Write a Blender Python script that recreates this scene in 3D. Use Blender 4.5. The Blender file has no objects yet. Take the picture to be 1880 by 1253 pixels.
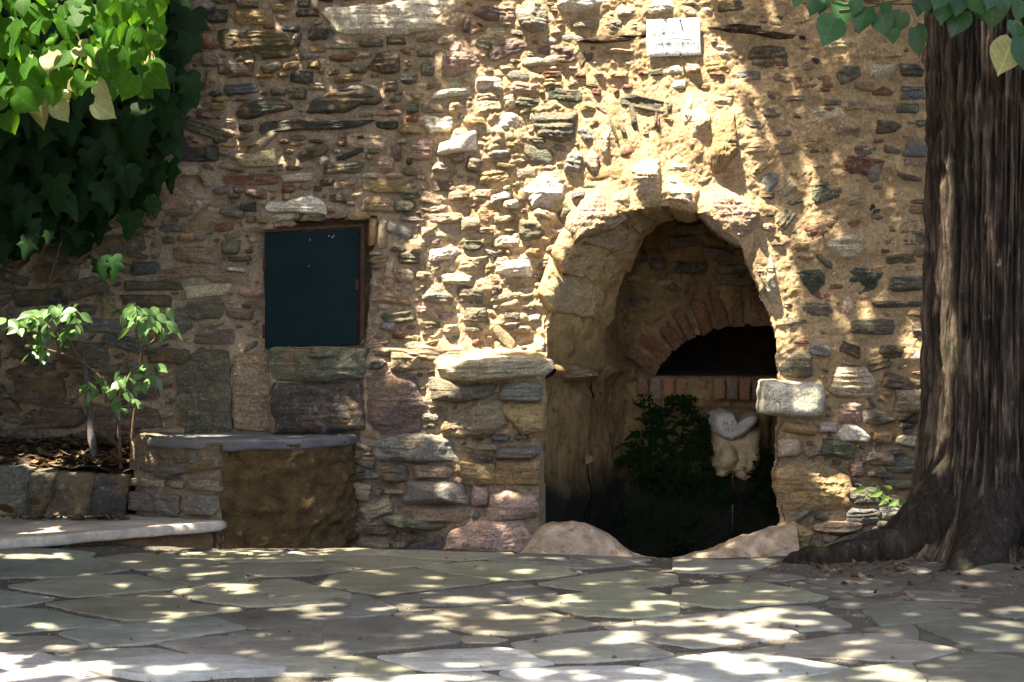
import bpy, bmesh, math, random
import numpy as np
from mathutils import Vector, Matrix

# ------------------------------------------------------------------ camera, world, sun, exposure
scn = bpy.context.scene
col = scn.collection
F, D, EYE = 2970.0, 9.0, 1.118           # focal length in photo pixels, wall distance, eye height
HOR = 600.0                              # photo row of the horizon
cam_d = bpy.data.cameras.new('camera')
cam = bpy.data.objects.new('camera', cam_d); col.objects.link(cam)
cam.location = (0, 0, EYE); cam.rotation_euler = (math.radians(90), 0, 0)
cam_d.sensor_width = 36.0; cam_d.lens = 36.0*F/1880.0
cam_d.shift_y = -(626.5-HOR)/1880.0
cam_d.clip_start = 0.05; cam_d.clip_end = 2000
scn.camera = cam

SUN = Vector((0.30, 0.32, -1.0)).normalized()     # direction the light travels
elev = math.asin(-SUN.z); azim = math.atan2(-SUN.x, -SUN.y)
world = bpy.data.worlds.new('World'); scn.world = world; world.use_nodes = True
wn = world.node_tree; wn.nodes.clear()
sky = wn.nodes.new('ShaderNodeTexSky'); sky.sky_type = 'NISHITA'; sky.sun_disc = False
sky.dust_density = 6.0; sky.air_density = 0.8; sky.sun_elevation = elev; sky.sun_rotation = azim
bg = wn.nodes.new('ShaderNodeBackground'); bg.inputs[1].default_value = 0.105
wo = wn.nodes.new('ShaderNodeOutputWorld')
wn.links.new(sky.outputs[0], bg.inputs[0]); wn.links.new(bg.outputs[0], wo.inputs[0])
sl = bpy.data.lights.new('sun', 'SUN'); sl.energy = 5.0; sl.angle = math.radians(0.5); sl.color = (1.0, 0.885, 0.70)
so = bpy.data.objects.new('sun', sl); col.objects.link(so); so.location = (-4, -4, 12)
so.rotation_euler = SUN.to_track_quat('-Z', 'Y').to_euler()
scn.view_settings.view_transform = 'Standard'; scn.view_settings.look = 'None'
scn.view_settings.gamma = 1.0; scn.view_settings.exposure = 2.75
scn.view_settings.use_curve_mapping = False
scn.cycles.max_bounces = 6; scn.cycles.diffuse_bounces = 4

rng = np.random.default_rng(7); random.seed(7)
def R(d): return math.radians(d)

# ------------------------------------------------------------------ small maths
def W(px, py, d=D):
    """photo pixel at distance d -> world point"""
    return Vector(((px-940.0)/F*d, d, EYE-(py-HOR)/F*d))
def wx(px, d=D): return (px-940.0)/F*d
def wz(py, d=D): return EYE-(py-HOR)/F*d
def sm(a, b, x):
    t = np.clip((x-a)/(b-a), 0, 1); return t*t*(3-2*t)
def _hash(i, j, k, s):
    n = (i.astype(np.uint32)*np.uint32(374761393) + j.astype(np.uint32)*np.uint32(668265263)
         + k.astype(np.uint32)*np.uint32(2246822519) + np.uint32(s)*np.uint32(3266489917))
    n = (n ^ (n >> np.uint32(13)))*np.uint32(1274126177)
    n = n ^ (n >> np.uint32(16))
    return (n & np.uint32(0xffff)).astype(np.float32)/65535.0
def noise(x, y, z, s=0):
    x, y, z = np.broadcast_arrays(np.asarray(x, float), np.asarray(y, float), np.asarray(z, float))
    xi, yi, zi = np.floor(x), np.floor(y), np.floor(z)
    fx, fy, fz = x-xi, y-yi, z-zi
    fx = fx*fx*(3-2*fx); fy = fy*fy*(3-2*fy); fz = fz*fz*(3-2*fz)
    xi = xi.astype(np.int64); yi = yi.astype(np.int64); zi = zi.astype(np.int64)
    r = 0
    for dx in (0, 1):
        for dy in (0, 1):
            for dz in (0, 1):
                w = (fx if dx else 1-fx)*(fy if dy else 1-fy)*(fz if dz else 1-fz)
                r = r + w*_hash(xi+dx, yi+dy, zi+dz, s)
    return r*2-1
def fbm(x, y, z, o=4, s=0, g=0.5):
    a, r = 1.0, 0
    for k in range(o):
        r = r + a*noise(x, y, z, s+k*17); a *= g
        x, y, z = np.asarray(x)*2.03, np.asarray(y)*2.03, np.asarray(z)*2.03
    return r
def inside(px, py, poly):
    px = np.asarray(px, float); py = np.asarray(py, float)
    r = np.zeros(np.broadcast(px, py).shape, bool); n = len(poly)
    for i in range(n):
        x0, y0 = poly[i]; x1, y1 = poly[(i+1) % n]
        if y0 == y1: continue
        c = ((y0 > py) != (y1 > py)) & (px < (x1-x0)*(py-y0)/(y1-y0)+x0)
        r ^= c
    return r
def polydist(px, py, poly):
    """distance to the outline of a polygon"""
    px = np.asarray(px, float); py = np.asarray(py, float); best = np.full(np.broadcast(px, py).shape, 1e9)
    n = len(poly)
    for i in range(n):
        x0, y0 = poly[i]; x1, y1 = poly[(i+1) % n]
        ex, ey = x1-x0, y1-y0; L = ex*ex+ey*ey+1e-9
        t = np.clip(((px-x0)*ex+(py-y0)*ey)/L, 0, 1)
        best = np.minimum(best, np.hypot(px-x0-t*ex, py-y0-t*ey))
    return best
def cut(p, r=.12, n=2):
    for _ in range(n):
        q = []
        for i in range(len(p)):
            a, b = p[i], p[(i+1) % len(p)]
            q.append((a[0]*(1-r)+b[0]*r, a[1]*(1-r)+b[1]*r)); q.append((a[0]*r+b[0]*(1-r), a[1]*r+b[1]*(1-r)))
        p = q
    return p
def chaikin(p, n=1):
    for _ in range(n):
        q = []
        for i in range(len(p)):
            a, b = p[i], p[(i+1) % len(p)]
            q.append((a[0]*.75+b[0]*.25, a[1]*.75+b[1]*.25)); q.append((a[0]*.25+b[0]*.75, a[1]*.25+b[1]*.75))
        p = q
    return p

# ------------------------------------------------------------------ scene helpers
def link_mesh(name, verts, faces, mat, parent=None, smooth=False, loc=None, rz=0.0):
    me = bpy.data.meshes.new(name)
    me.from_pydata([tuple(v) for v in verts], [], faces)
    if smooth: me.polygons.foreach_set('use_smooth', [True]*len(me.polygons))
    if mat: me.materials.append(mat)
    o = bpy.data.objects.new(name, me); col.objects.link(o)
    if loc is not None: o.location = loc
    o.rotation_euler = (0, 0, rz)
    if parent: o.parent = parent
    return o
def big_mesh(name, V, Q, mat, parent=None, smooth=True):
    """fast mesh from numpy arrays of vertices and quads (or tris)"""
    V = np.asarray(V, np.float32); Q = np.asarray(Q, np.int32); k = Q.shape[1]
    me = bpy.data.meshes.new(name)
    me.vertices.add(len(V)); me.vertices.foreach_set('co', V.ravel())
    me.loops.add(Q.size); me.loops.foreach_set('vertex_index', Q.ravel())
    me.polygons.add(len(Q)); me.polygons.foreach_set('loop_start', np.arange(len(Q), dtype=np.int32)*k)
    try: me.polygons.foreach_set('loop_total', np.full(len(Q), k, np.int32))
    except Exception: pass
    me.update(calc_edges=True); me.validate()
    me.polygons.foreach_set('use_smooth', np.full(len(me.polygons), smooth))
    if mat: me.materials.append(mat)
    o = bpy.data.objects.new(name, me); col.objects.link(o)
    if parent: o.parent = parent
    return o
def grid_faces(nu, nv, keep=None):
    i = np.arange(nu*nv).reshape(nv, nu)
    q = np.stack([i[:-1, :-1], i[:-1, 1:], i[1:, 1:], i[1:, :-1]], -1).reshape(-1, 4)
    return q if keep is None else q[keep.ravel()]
def tag(o, label=None, cat=None, group=None, kind=None):
    if label: o['label'] = label
    if cat: o['category'] = cat
    if group: o['group'] = group
    if kind: o['kind'] = kind
    return o
def empty(name, loc=(0, 0, 0), rz=0.0):
    o = bpy.data.objects.new(name, None); col.objects.link(o); o.location = loc; o.rotation_euler = (0, 0, rz)
    o.empty_display_size = 0.1
    return o
def tube(path, radii, n=10, seed=0, rough=0.0):
    """swept tube -> verts, faces"""
    P = [Vector(p) for p in path]; V = []; Fc = []
    up = Vector((0.13, 0.2, 1)).normalized()
    for i, p in enumerate(P):
        t = (P[min(i+1, len(P)-1)]-P[max(i-1, 0)]).normalized()
        a = t.cross(up)
        if a.length < .05: a = t.cross(Vector((1, 0, 0)))
        a.normalize(); b = t.cross(a)
        for k in range(n):
            th = 2*math.pi*k/n
            r = radii[i]*(1+rough*float(noise(math.cos(th)*2+seed, math.sin(th)*2, i*.5, seed)))
            V.append(p+a*math.cos(th)*r+b*math.sin(th)*r)
    for i in range(len(P)-1):
        for k in range(n):
            Fc.append((i*n+k, i*n+(k+1) % n, (i+1)*n+(k+1) % n, (i+1)*n+k))
    Fc.append(tuple(range(n))); Fc.append(tuple(range((len(P)-1)*n+n-1, (len(P)-1)*n-1, -1)))
    return V, Fc
def smooth_path(pts, m=5):
    """Catmull-Rom"""
    P = [Vector(p) for p in pts]; P = [P[0]*2-P[1]]+P+[P[-1]*2-P[-2]]; out = []
    for i in range(1, len(P)-2):
        for k in range(m):
            t = k/m
            out.append(0.5*((2*P[i])+(P[i+1]-P[i-1])*t+(2*P[i-1]-5*P[i]+4*P[i+1]-P[i+2])*t*t+(3*P[i]-P[i-1]-3*P[i+1]+P[i+2])*t**3))
    out.append(P[-2]); return out
def box(sx, sy, sz):
    x, y, z = sx/2, sy/2, sz/2
    V = [(-x,-y,-z),(x,-y,-z),(x,y,-z),(-x,y,-z),(-x,-y,z),(x,-y,z),(x,y,z),(-x,y,z)]
    return V, [(0,3,2,1),(4,5,6,7),(0,1,5,4),(1,2,6,5),(2,3,7,6),(3,0,4,7)]

# ------------------------------------------------------------------ materials
class NT:
    def __init__(s, name):
        s.m = bpy.data.materials.new(name); s.m.use_nodes = True; s.t = s.m.node_tree; s.t.nodes.clear()
    def n(s, typ, **kw):
        nd = s.t.nodes.new(typ)
        for k, v in kw.items():
            if k in ('ins',):
                for i, x in v.items(): s.set(nd, i, x)
            else: setattr(nd, k, v)
        return nd
    def set(s, nd, i, x):
        if hasattr(x, 'is_linked') or isinstance(x, bpy.types.NodeSocket): s.t.links.new(x, nd.inputs[i])
        else: nd.inputs[i].default_value = x
    def noise(s, vec, scale, detail=5, rough=.55, dist=0.0):
        return s.n('ShaderNodeTexNoise', ins={'Vector': vec, 'Scale': scale, 'Detail': detail, 'Roughness': rough, 'Distortion': dist}).outputs['Fac']
    def ramp(s, fac, stops):
        nd = s.n('ShaderNodeValToRGB'); s.t.links.new(fac, nd.inputs[0]); e = nd.color_ramp.elements
        while len(e) > len(stops): e.remove(e[-1])
        while len(e) < len(stops): e.new(0.5)
        for k, (p, c) in enumerate(stops):
            e[k].position = p; e[k].color = (c, c, c, 1) if not isinstance(c, tuple) else (*c, 1)
        return nd.outputs[0]
    def mix(s, fac, a, b, bt='MIX'):
        nd = s.n('ShaderNodeMix', data_type='RGBA', blend_type=bt)
        s.set(nd, 0, fac); 
        for i, x in ((6, a), (7, b)):
            s.set(nd, i, x if not isinstance(x, tuple) else (*x, 1))
        return nd.outputs[2]
    def math(s, op, a, b=0.0):
        nd = s.n('ShaderNodeMath', operation=op); s.set(nd, 0, a); s.set(nd, 1, b); return nd.outputs[0]
    def map(s, vec, scale=(1, 1, 1), rot=(0, 0, 0)):
        return s.n('ShaderNodeMapping', ins={'Vector': vec, 'Scale': scale, 'Rotation': rot}).outputs[0]
    def bump(s, h, strength, dist, prev=None):
        nd = s.n('ShaderNodeBump', ins={'Height': h, 'Strength': strength, 'Distance': dist})
        if prev is not None: s.t.links.new(prev, nd.inputs['Normal'])
        return nd.outputs[0]
    def out(s, color, rough=.9, normal=None, spec=.25, **kw):
        b = s.n('ShaderNodeBsdfPrincipled')
        s.set(b, 'Base Color', color if not isinstance(color, tuple) else (*color, 1)); s.set(b, 'Roughness', rough); s.set(b, 'Specular IOR Level', spec)
        if normal is not None: s.set(b, 'Normal', normal)
        for k, v in kw.items(): s.set(b, k, v)
        o = s.n('ShaderNodeOutputMaterial'); s.t.links.new(b.outputs[0], o.inputs[0]); return s.m

def mat_rock(name, source='object', layered=1.0, speck=1.0, pores=0.0):
    t = NT(name)
    if source == 'object':
        oi = t.n('ShaderNodeObjectInfo'); base = oi.outputs['Color']
    else:
        base = t.n('ShaderNodeVertexColor', layer_name='tint').outputs[0]
    g = t.n('ShaderNodeNewGeometry').outputs['Position']
    strat = t.map(g, (9, 9, 62))                          # thin beds of the schist
    beds = t.noise(t.map(g, (7, 7, 34), (0, R(7), 0)), 1.0, 5, .68, 1.3)
    big = t.noise(g, 9, 4, .6)
    fine = t.noise(g, 85, 4, .7)
    grain = t.noise(g, 330, 2, .6)
    c = t.mix(1.0, base, t.ramp(beds, [(.3, 1-.42*layered), (.5, 1.0), (.72, 1+.35*layered)]), 'MULTIPLY')
    c = t.mix(1.0, c, t.ramp(fine, [(.28, .42), (.5, 1.0), (.72, 1.55)]), 'MULTIPLY')
    c = t.mix(t.ramp(big, [(.5, 0.0), (.68, .55)]), c, (.30, .185, .08))     # rust and mortar stain
    c = t.mix(t.math('MULTIPLY', t.ramp(t.noise(g, 24, 5, .75), [(.56, 0.0), (.66, .8)]), .55*speck), c, (.42, .41, .36))   # lichen
    c = t.mix(t.ramp(t.noise(g, 44, 4, .75), [(.58, 0.0), (.7, .75)]), c, (.045, .038, .03))
    hh = t.math('ADD', t.math('MULTIPLY', beds, .9*layered), t.math('MULTIPLY', fine, .7))
    if pores:
        v = t.n('ShaderNodeTexVoronoi', ins={'Vector': g, 'Scale': 75.0}).outputs['Distance']
        pit = t.ramp(v, [(.12, 0.0), (.3, 1.0)])
        c = t.mix(1.0, c, t.ramp(v, [(.1, .55), (.28, 1.0)]), 'MULTIPLY')
        hh = t.math('ADD', hh, t.math('MULTIPLY', pit, 1.1*pores))
    nrm = t.bump(hh, 1.0, .022)
    nrm = t.bump(grain, .7, .004, nrm)
    return t.out(c, .88, nrm, .2)
M_ROCK = mat_rock('rock')
M_POROUS = mat_rock('porous_limestone', layered=.25, speck=.5, pores=1.0)
M_RUBBLE = mat_rock('rubble_stone', 'attr')
M_SMOOTH = mat_rock('worn_limestone', layered=.15, speck=.6)

def mat_mortar():
    t = NT('lime_mortar')
    g = t.n('ShaderNodeNewGeometry').outputs['Position']
    x = t.n('ShaderNodeSeparateXYZ', ins={0: g}).outputs
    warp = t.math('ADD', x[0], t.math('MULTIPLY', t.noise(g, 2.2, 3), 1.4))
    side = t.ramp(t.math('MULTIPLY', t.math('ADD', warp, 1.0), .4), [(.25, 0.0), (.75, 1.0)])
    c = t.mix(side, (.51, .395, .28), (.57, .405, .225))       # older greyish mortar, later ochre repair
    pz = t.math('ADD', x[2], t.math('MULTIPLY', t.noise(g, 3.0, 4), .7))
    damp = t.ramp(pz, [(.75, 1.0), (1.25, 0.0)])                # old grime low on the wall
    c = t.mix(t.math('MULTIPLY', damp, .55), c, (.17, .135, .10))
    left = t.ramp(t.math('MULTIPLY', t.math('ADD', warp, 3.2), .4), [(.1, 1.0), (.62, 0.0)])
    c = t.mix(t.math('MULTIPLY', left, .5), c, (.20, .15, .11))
    big = t.noise(g, 7, 5, .65); fine = t.noise(g, 60, 5, .75); grain = t.noise(g, 300, 3, .7)
    c = t.mix(1.0, c, t.ramp(big, [(.3, .62), (.5, 1.0), (.7, 1.25)]), 'MULTIPLY')
    c = t.mix(1.0, c, t.ramp(fine, [(.3, .5), (.5, 1.0), (.7, 1.4)]), 'MULTIPLY')
    v = t.n('ShaderNodeTexVoronoi', ins={'Vector': g, 'Scale': 150.0})
    c = t.mix(t.ramp(v.outputs['Color'], [(.78, 0.0), (.9, .55)]), c, (.62, .55, .42))      # pebbles of the sand
    c = t.mix(t.ramp(t.noise(g, 120, 3, .6), [(.64, 0.0), (.72, .8)]), c, (.09, .06, .04))
    c = t.mix(t.ramp(t.noise(g, 14, 5, .7), [(.58, 0.0), (.72, .5)]), c, (.24, .12, .055))
    h = t.math('ADD', fine, t.math('MULTIPLY', t.ramp(v.outputs['Distance'], [(0.0, 1.0), (.5, 0.0)]), .35))
    nrm = t.bump(h, 1.0, .020); nrm = t.bump(grain, .8, .005, nrm)
    return t.out(c, .95, nrm, .1)
M_MORTAR = mat_mortar()

def mat_plain(name, c1, c2, scale=12, rough=.9, bump=.6, dist=.006, dark=None, spec=.2):
    t = NT(name); g = t.n('ShaderNodeNewGeometry').outputs['Position']
    a = t.noise(g, scale, 6, .65); f = t.noise(g, scale*8, 4, .7)
    c = t.mix(t.ramp(a, [(.35, 0.0), (.65, 1.0)]), c1, c2)
    c = t.mix(1.0, c, t.ramp(f, [(.3, .7), (.5, 1.0), (.7, 1.25)]), 'MULTIPLY')
    if dark: c = t.mix(t.ramp(t.noise(g, scale*2.3, 5, .75), [(.54, 0.0), (.68, .8)]), c, dark)
    return t.out(c, rough, t.bump(t.math('ADD', a, t.math('MULTIPLY', f, .6)), bump, dist), spec)
M_BRICK = mat_rock('old_brick', layered=.2, speck=.35)
M_NICHE = mat_plain('stained_plaster', (.25, .165, .075), (.13, .085, .04), 9, dark=(.035, .03, .018), bump=.9, dist=.02)
M_BOUNCEFACE = mat_plain('rough_render_bounce_brown', (.165, .105, .042), (.075, .05, .022), 11, dark=(.03, .022, .012), bump=1.0, dist=.03)  # warm bounce light on the bench's right side painted as brown
M_GROUT = mat_plain('sandy_grout', (.095, .084, .066), (.06, .054, .043), 30, dark=(.03, .026, .02), bump=.8, dist=.006)
M_SOIL = mat_plain('dark_soil', (.045, .032, .02), (.022, .016, .011), 25, dark=(.01, .008, .006), bump=1.0, dist=.02)
M_MOSS = mat_plain('wet_moss_stone', (.022, .024, .012), (.010, .012, .008), 14, dark=(.005, .005, .004), bump=1.0, dist=.02)

def mat_slab():
    t = NT('paving_stone'); oi = t.n('ShaderNodeObjectInfo'); base = oi.outputs['Color']
    g = t.n('ShaderNodeNewGeometry').outputs['Position']
    off = t.n('ShaderNodeVectorMath', operation='SCALE', ins={0: (13., 7., 3.), 'Scale': oi.outputs['Random']}).outputs[0]
    p = t.n('ShaderNodeVectorMath', operation='ADD', ins={0: g, 1: off}).outputs[0]
    a = t.noise(p, 3.0, 6, .65, .6); f = t.noise(p, 40, 5, .7); st = t.noise(t.map(p, (2, 11, 2), (0, 0, R(22))), 2.2, 5, .7)
    c = t.mix(1.0, base, t.ramp(a, [(.3, .68), (.5, 1.0), (.7, 1.2)]), 'MULTIPLY')
    c = t.mix(1.0, c, t.ramp(st, [(.35, .8), (.55, 1.0), (.7, 1.13)]), 'MULTIPLY')
    c = t.mix(1.0, c, t.ramp(f, [(.3, .78), (.5, 1.0), (.7, 1.15)]), 'MULTIPLY')
    c = t.mix(t.ramp(t.noise(p, 75, 4, .7), [(.66, 0.0), (.74, .7)]), c, (.05, .042, .03))
    c = t.mix(t.ramp(t.noise(p, 5.5, 6, .7), [(.56, 0.0), (.75, .5)]), c, (.10, .088, .055))
    nrm = t.bump(t.math('ADD', st, t.math('MULTIPLY', f, .35)), .5, .006)
    return t.out(c, t.ramp(a, [(.3, .5), (.7, .8)]), nrm, .35)
M_SLAB = mat_slab()

def mat_bark():
    t = NT('furrowed_bark'); tc = t.n('ShaderNodeTexCoord').outputs['Object']
    g = t.n('ShaderNodeNewGeometry').outputs['Position']
    ridge = t.noise(t.map(g, (34, 34, 4.5)), 1.0, 6, .65, .5)
    f = t.noise(t.map(g, (70, 70, 22)), 1.0, 4, .7)
    at = t.n('ShaderNodeAttribute', attribute_name='ridge').outputs['Fac']
    c = t.mix(t.ramp(ridge, [(.35, 0.0), (.65, 1.0)]), (.022, .016, .012), (.10, .074, .053))
    c = t.mix(1.0, c, t.ramp(f, [(.3, .6), (.5, 1.0), (.7, 1.35)]), 'MULTIPLY')
    c = t.mix(1.0, c, t.ramp(at, [(.35, .32), (.6, .9), (.9, 1.9)]), 'MULTIPLY')  # furrow shade painted into the bark colour, ridge tops paler
    c = t.mix(t.ramp(t.noise(g, 16, 6, .8), [(.6, 0.0), (.7, .7)]), c, (.16, .14, .115))
    c = t.mix(t.ramp(t.noise(g, 6, 4, .6), [(.55, 0.0), (.75, .35)]), c, (.04, .05, .02))
    return t.out(c, .9, t.bump(t.math('ADD', ridge, t.math('MULTIPLY', f, .5)), 1.0, .02), .2)
M_BARK = mat_bark()

def mat_leaf(name, top, trans, gloss=.35, tr=.45, spec=.4):
    t = NT(name); oi = t.n('ShaderNodeObjectInfo')
    g = t.n('ShaderNodeNewGeometry').outputs['Position']
    v = t.ramp(oi.outputs['Random'], [(0.0, .7), (1.0, 1.3)])
    nz = t.ramp(t.noise(g, 30, 4, .6), [(.3, .8), (.7, 1.2)])
    xyz = t.n('ShaderNodeSeparateXYZ', ins={0: t.n('ShaderNodeTexCoord').outputs['Object']}).outputs
    ax = t.math('ABSOLUTE', xyz[0]); rib = t.math('PINGPONG', t.math('ADD', xyz[2], t.math('MULTIPLY', ax, -.75)), .085)
    veins = t.math('MAXIMUM', t.ramp(ax, [(.008, 1.0), (.028, 0.0)]), t.ramp(rib, [(.004, .75), (.016, 0.0)]))
    nb = t.bump(veins, -.5, .01)
    nz = t.mix(1.0, nz, t.mix(veins, (1, 1, 1), (1.5, 1.45, 1.2)), 'MULTIPLY')
    c = t.mix(1.0, t.mix(1.0, top, v, 'MULTIPLY'), nz, 'MULTIPLY')
    tcol = t.mix(1.0, t.mix(1.0, trans, v, 'MULTIPLY'), nz, 'MULTIPLY')
    b = t.n('ShaderNodeBsdfPrincipled'); t.set(b, 'Base Color', c); t.set(b, 'Roughness', gloss); t.set(b, 'Specular IOR Level', spec); t.t.links.new(nb, b.inputs['Normal'])
    tl = t.n('ShaderNodeBsdfTranslucent'); t.set(tl, 0, tcol)
    mx = t.n('ShaderNodeMixShader'); t.set(mx, 0, tr); t.t.links.new(b.outputs[0], mx.inputs[1]); t.t.links.new(tl.outputs[0], mx.inputs[2])
    o = t.n('ShaderNodeOutputMaterial'); t.t.links.new(mx.outputs[0], o.inputs[0]); return t.m
M_LINDEN = mat_leaf('linden_leaf', (.035, .11, .010), (.14, .33, .012), .6, .5, .2)
M_CROWN = mat_leaf('crown_leaf', (.05, .07, .02), (.06, .09, .015), .6, .12, .15)
M_LINDENDK = mat_leaf('linden_leaf_dark', (.03, .085, .028), (.05, .17, .035), .4, .4)
M_LINDENPALE = mat_leaf('linden_leaf_underside', (.30, .31, .13), (.36, .36, .12), .6, .35)
M_IVY = mat_leaf('ivy_leaf', (.009, .030, .008), (.012, .05, .009), .5, .12, .12)
M_SHRUB = mat_leaf('shrub_leaf', (.09, .17, .06), (.16, .30, .05), .28, .3)
M_FERN = mat_leaf('fern_leaf', (.009, .025, .005), (.014, .045, .008), .7, .3, .05)
M_DRY = mat_leaf('dry_leaf', (.13, .085, .045), (.12, .07, .03), .7, .2)
M_TWIG = mat_plain('twig_bark', (.14, .09, .055), (.07, .045, .03), 60, bump=.5, dist=.002)

PAL = {'ds': (.085, .08, .066), 'gs': (.15, .14, .10), 'bs': (.215, .205, .18), 'cr': (.50, .42, .285), 'oc': (.36, .255, .125),
       'br': (.215, .105, .07), 'pk': (.21, .15, .12), 'wh': (.66, .60, .49), 'gn': (.085, .095, .07), 'tn': (.33, .25, .165),
       'pn': (.40, .275, .21), 'dg': (.14, .11, .08), 'sl': (.165, .17, .155), 'ol': (.125, .105, .06), 'bd': (.115, .112, .11)}
def tint(k, v=.14):
    c = np.array(PAL[k]); f = 1+rng.uniform(-v, v); return tuple(np.clip(c*f*(1+rng.uniform(-.05, .05, 3)), 0, .75))
# ------------------------------------------------------------------ ground
def crest_drop(x):
    """ground is lower/higher along the crest, read from the photo"""
    px = 940+x/8.0*F
    y = np.interp(px, [-300, 0, 60, 270, 400, 640, 800, 1000, 1200, 1320, 1450, 1600, 1880, 2300],
                  [975, 983, 990, 1003, 1009, 1008, 1012, 1018, 1026, 1027, 1022, 1012, 1004, 1000])
    return EYE-(y-HOR)/F*8.0
def ground_z(x, y):
    x = np.asarray(x, float); y = np.asarray(y, float)
    z = crest_drop(x)*sm(6.2, 8.0, y)
    return z - .16*sm(8.02, 8.5, y)*(1-.75*sm(1.5, 1.9, x))
gx = np.arange(-4.6, 4.61, .03); gy = np.arange(2.0, 8.97, .03)
GX, GY = np.meshgrid(gx, gy)
GZ = ground_z(GX, GY)-.002+.003*fbm(GX*9, GY*9, 0, 4, 3)+.002*fbm(GX*40, GY*40, 0, 2, 5)
GZ = GZ+sm(1.35, 2.2, GX+.25*fbm(GX*3, GY*3, 0, 3, 8))*sm(5.6, 6.6, GY)*(.016+.014*fbm(GX*6, GY*6, 3, 4, 9))
ground = big_mesh('ground', np.stack([GX, GY, GZ], -1).reshape(-1, 3), grid_faces(len(gx), len(gy)), M_GROUT)
tag(ground, 'sandy earth and joints between the paving stones', 'ground', kind='structure')
b = 400.0; x0, x1, y0, y1 = gx[0], gx[-1], gy[0], 11.3; zo = -.03
ov = [(-b, -b, zo), (b, -b, zo), (b, b, zo), (-b, b, zo), (x0, y0, zo), (x1, y0, zo), (x1, y1, zo), (x0, y1, zo)]
far = link_mesh('far_ground', ov, [(0, 1, 5, 4), (1, 2, 6, 5), (2, 3, 7, 6), (3, 0, 4, 7)], M_GROUT)
tag(far, 'earth around the paved square', 'ground', kind='structure')

# ------------------------------------------------------------------ paving slabs, each its own piece
def ground_pt(px, py):
    d = F*EYE/(py-HOR)
    for _ in range(6):
        x = (px-940)/F*d
        zz = float(ground_z(x, min(d, 8.02)))
        d = F*(EYE-zz)/(py-HOR)
    return ((px-940)/F*d, d)
SL = []
def sl5(pts, tone): SL.append(([(x*.3404, 900+y*.3404) for x, y in pts], tone))
def sl6(pts, tone): SL.append(([(600+x*.3404, 960+y*.3404) for x, y in pts], tone))
def sl7(pts, tone): SL.append(([(1240+x*.3404, 960+y*.3404) for x, y in pts], tone))
GRN, GRY, WHT, DRK = (.20, .19, .132), (.185, .182, .15), (.28, .28, .262), (.11, .108, .09)
sl5([(-200, 330), (230, 322), (510, 345), (470, 370), (700, 428), (380, 468), (-200, 480)], GRY)
sl5([(520, 370), (740, 347), (900, 347), (1180, 395), (1080, 412), (860, 432), (760, 432)], GRN)
sl5([(960, 345), (1400, 330), (1880, 362), (1900, 380), (1400, 392), (1230, 390)], GRN)
sl5([(1110, 420), (1320, 397), (1640, 397), (1880, 410), (1880, 435), (1640, 462), (1440, 468)], GRN)
sl5([(800, 455), (960, 437), (1090, 425), (1300, 455), (1330, 488), (1240, 506), (1050, 518)], GRN)
sl5([(40, 520), (380, 477), (720, 457), (1020, 525), (660, 557), (390, 578)], GRN)
sl5([(-150, 540), (0, 550), (280, 590), (150, 617), (-150, 640)], GRY)
sl5([(240, 615), (580, 580), (870, 554), (960, 580), (1020, 620), (1310, 648), (1000, 680), (700, 706)], GRN)
sl5([(930, 550), (1250, 512), (1540, 487), (1700, 530), (1880, 562), (1880, 598), (1350, 632), (1100, 597)], GRN)
sl5([(-200, 640), (240, 647), (420, 690), (630, 715), (340, 748), (-200, 800)], GRY)
sl5([(330, 780), (480, 745), (800, 717), (1120, 692), (1320, 750), (1160, 773), (760, 833), (540, 843)], GRY)
sl5([(-200, 800), (290, 797), (400, 830), (460, 845), (250, 868), (-200, 885)], GRY)
sl5([(1150, 685), (1400, 652), (1880, 612), (1900, 678), (1640, 718), (1480, 748), (1340, 743)], DRK)
sl5([(860, 830), (1180, 792), (1330, 812), (1640, 903), (1200, 912), (1050, 880)], GRY)
sl5([(310, 892), (560, 872), (800, 862), (1050, 905), (1150, 914), (700, 925), (440, 938)], GRY)
sl5([(450, 962), (620, 942), (900, 920), (1250, 927), (1540, 990), (1200, 1010), (880, 1030), (700, 1012)], WHT)
sl5([(-250, 900), (200, 882), (280, 902), (430, 945), (440, 985), (690, 1060), (400, 1150), (-250, 1150)], WHT)
sl5([(1270, 922), (1640, 912), (1880, 910), (1900, 1003), (1560, 1000)], GRY)
sl6([(0, 190), (340, 184), (470, 197), (680, 207), (470, 238), (180, 250), (0, 228)], GRN)
sl6([(0, 147), (660, 160), (1000, 168), (880, 193), (720, 205), (430, 192), (340, 178), (0, 180)], GRN)
sl6([(490, 240), (830, 214), (1040, 235), (1370, 270), (1250, 293), (1000, 310), (880, 303), (640, 270)], GRN)
sl6([(871, 200), (1080, 175), (1600, 190), (1750, 202), (1600, 230), (1400, 253), (1080, 233)], GRY)
sl6([(30, 285), (400, 252), (470, 257), (820, 310), (870, 325), (280, 388), (130, 365), (-20, 338)], GRN)
sl6([(1140, 330), (1300, 302), (1540, 272), (1680, 262), (1880, 290), (1880, 328), (1700, 350), (1440, 376)], GRN)
sl6([(480, 395), (920, 337), (1060, 332), (1240, 385), (1070, 407), (800, 443), (450, 447), (260, 420)], DRK)
sl6([(1075, 425), (1240, 407), (1480, 377), (1680, 357), (1800, 390), (1880, 420), (1890, 488), (1660, 512), (1400, 503), (1230, 460)], GRN)
sl6([(0, 402), (200, 392), (250, 425), (370, 470), (350, 490), (0, 528)], GRY)
sl6([(365, 500), (560, 482), (870, 452), (1020, 447), (1170, 480), (1290, 520), (1460, 550), (1330, 573), (970, 603), (800, 598), (620, 560)], GRN)
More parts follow.
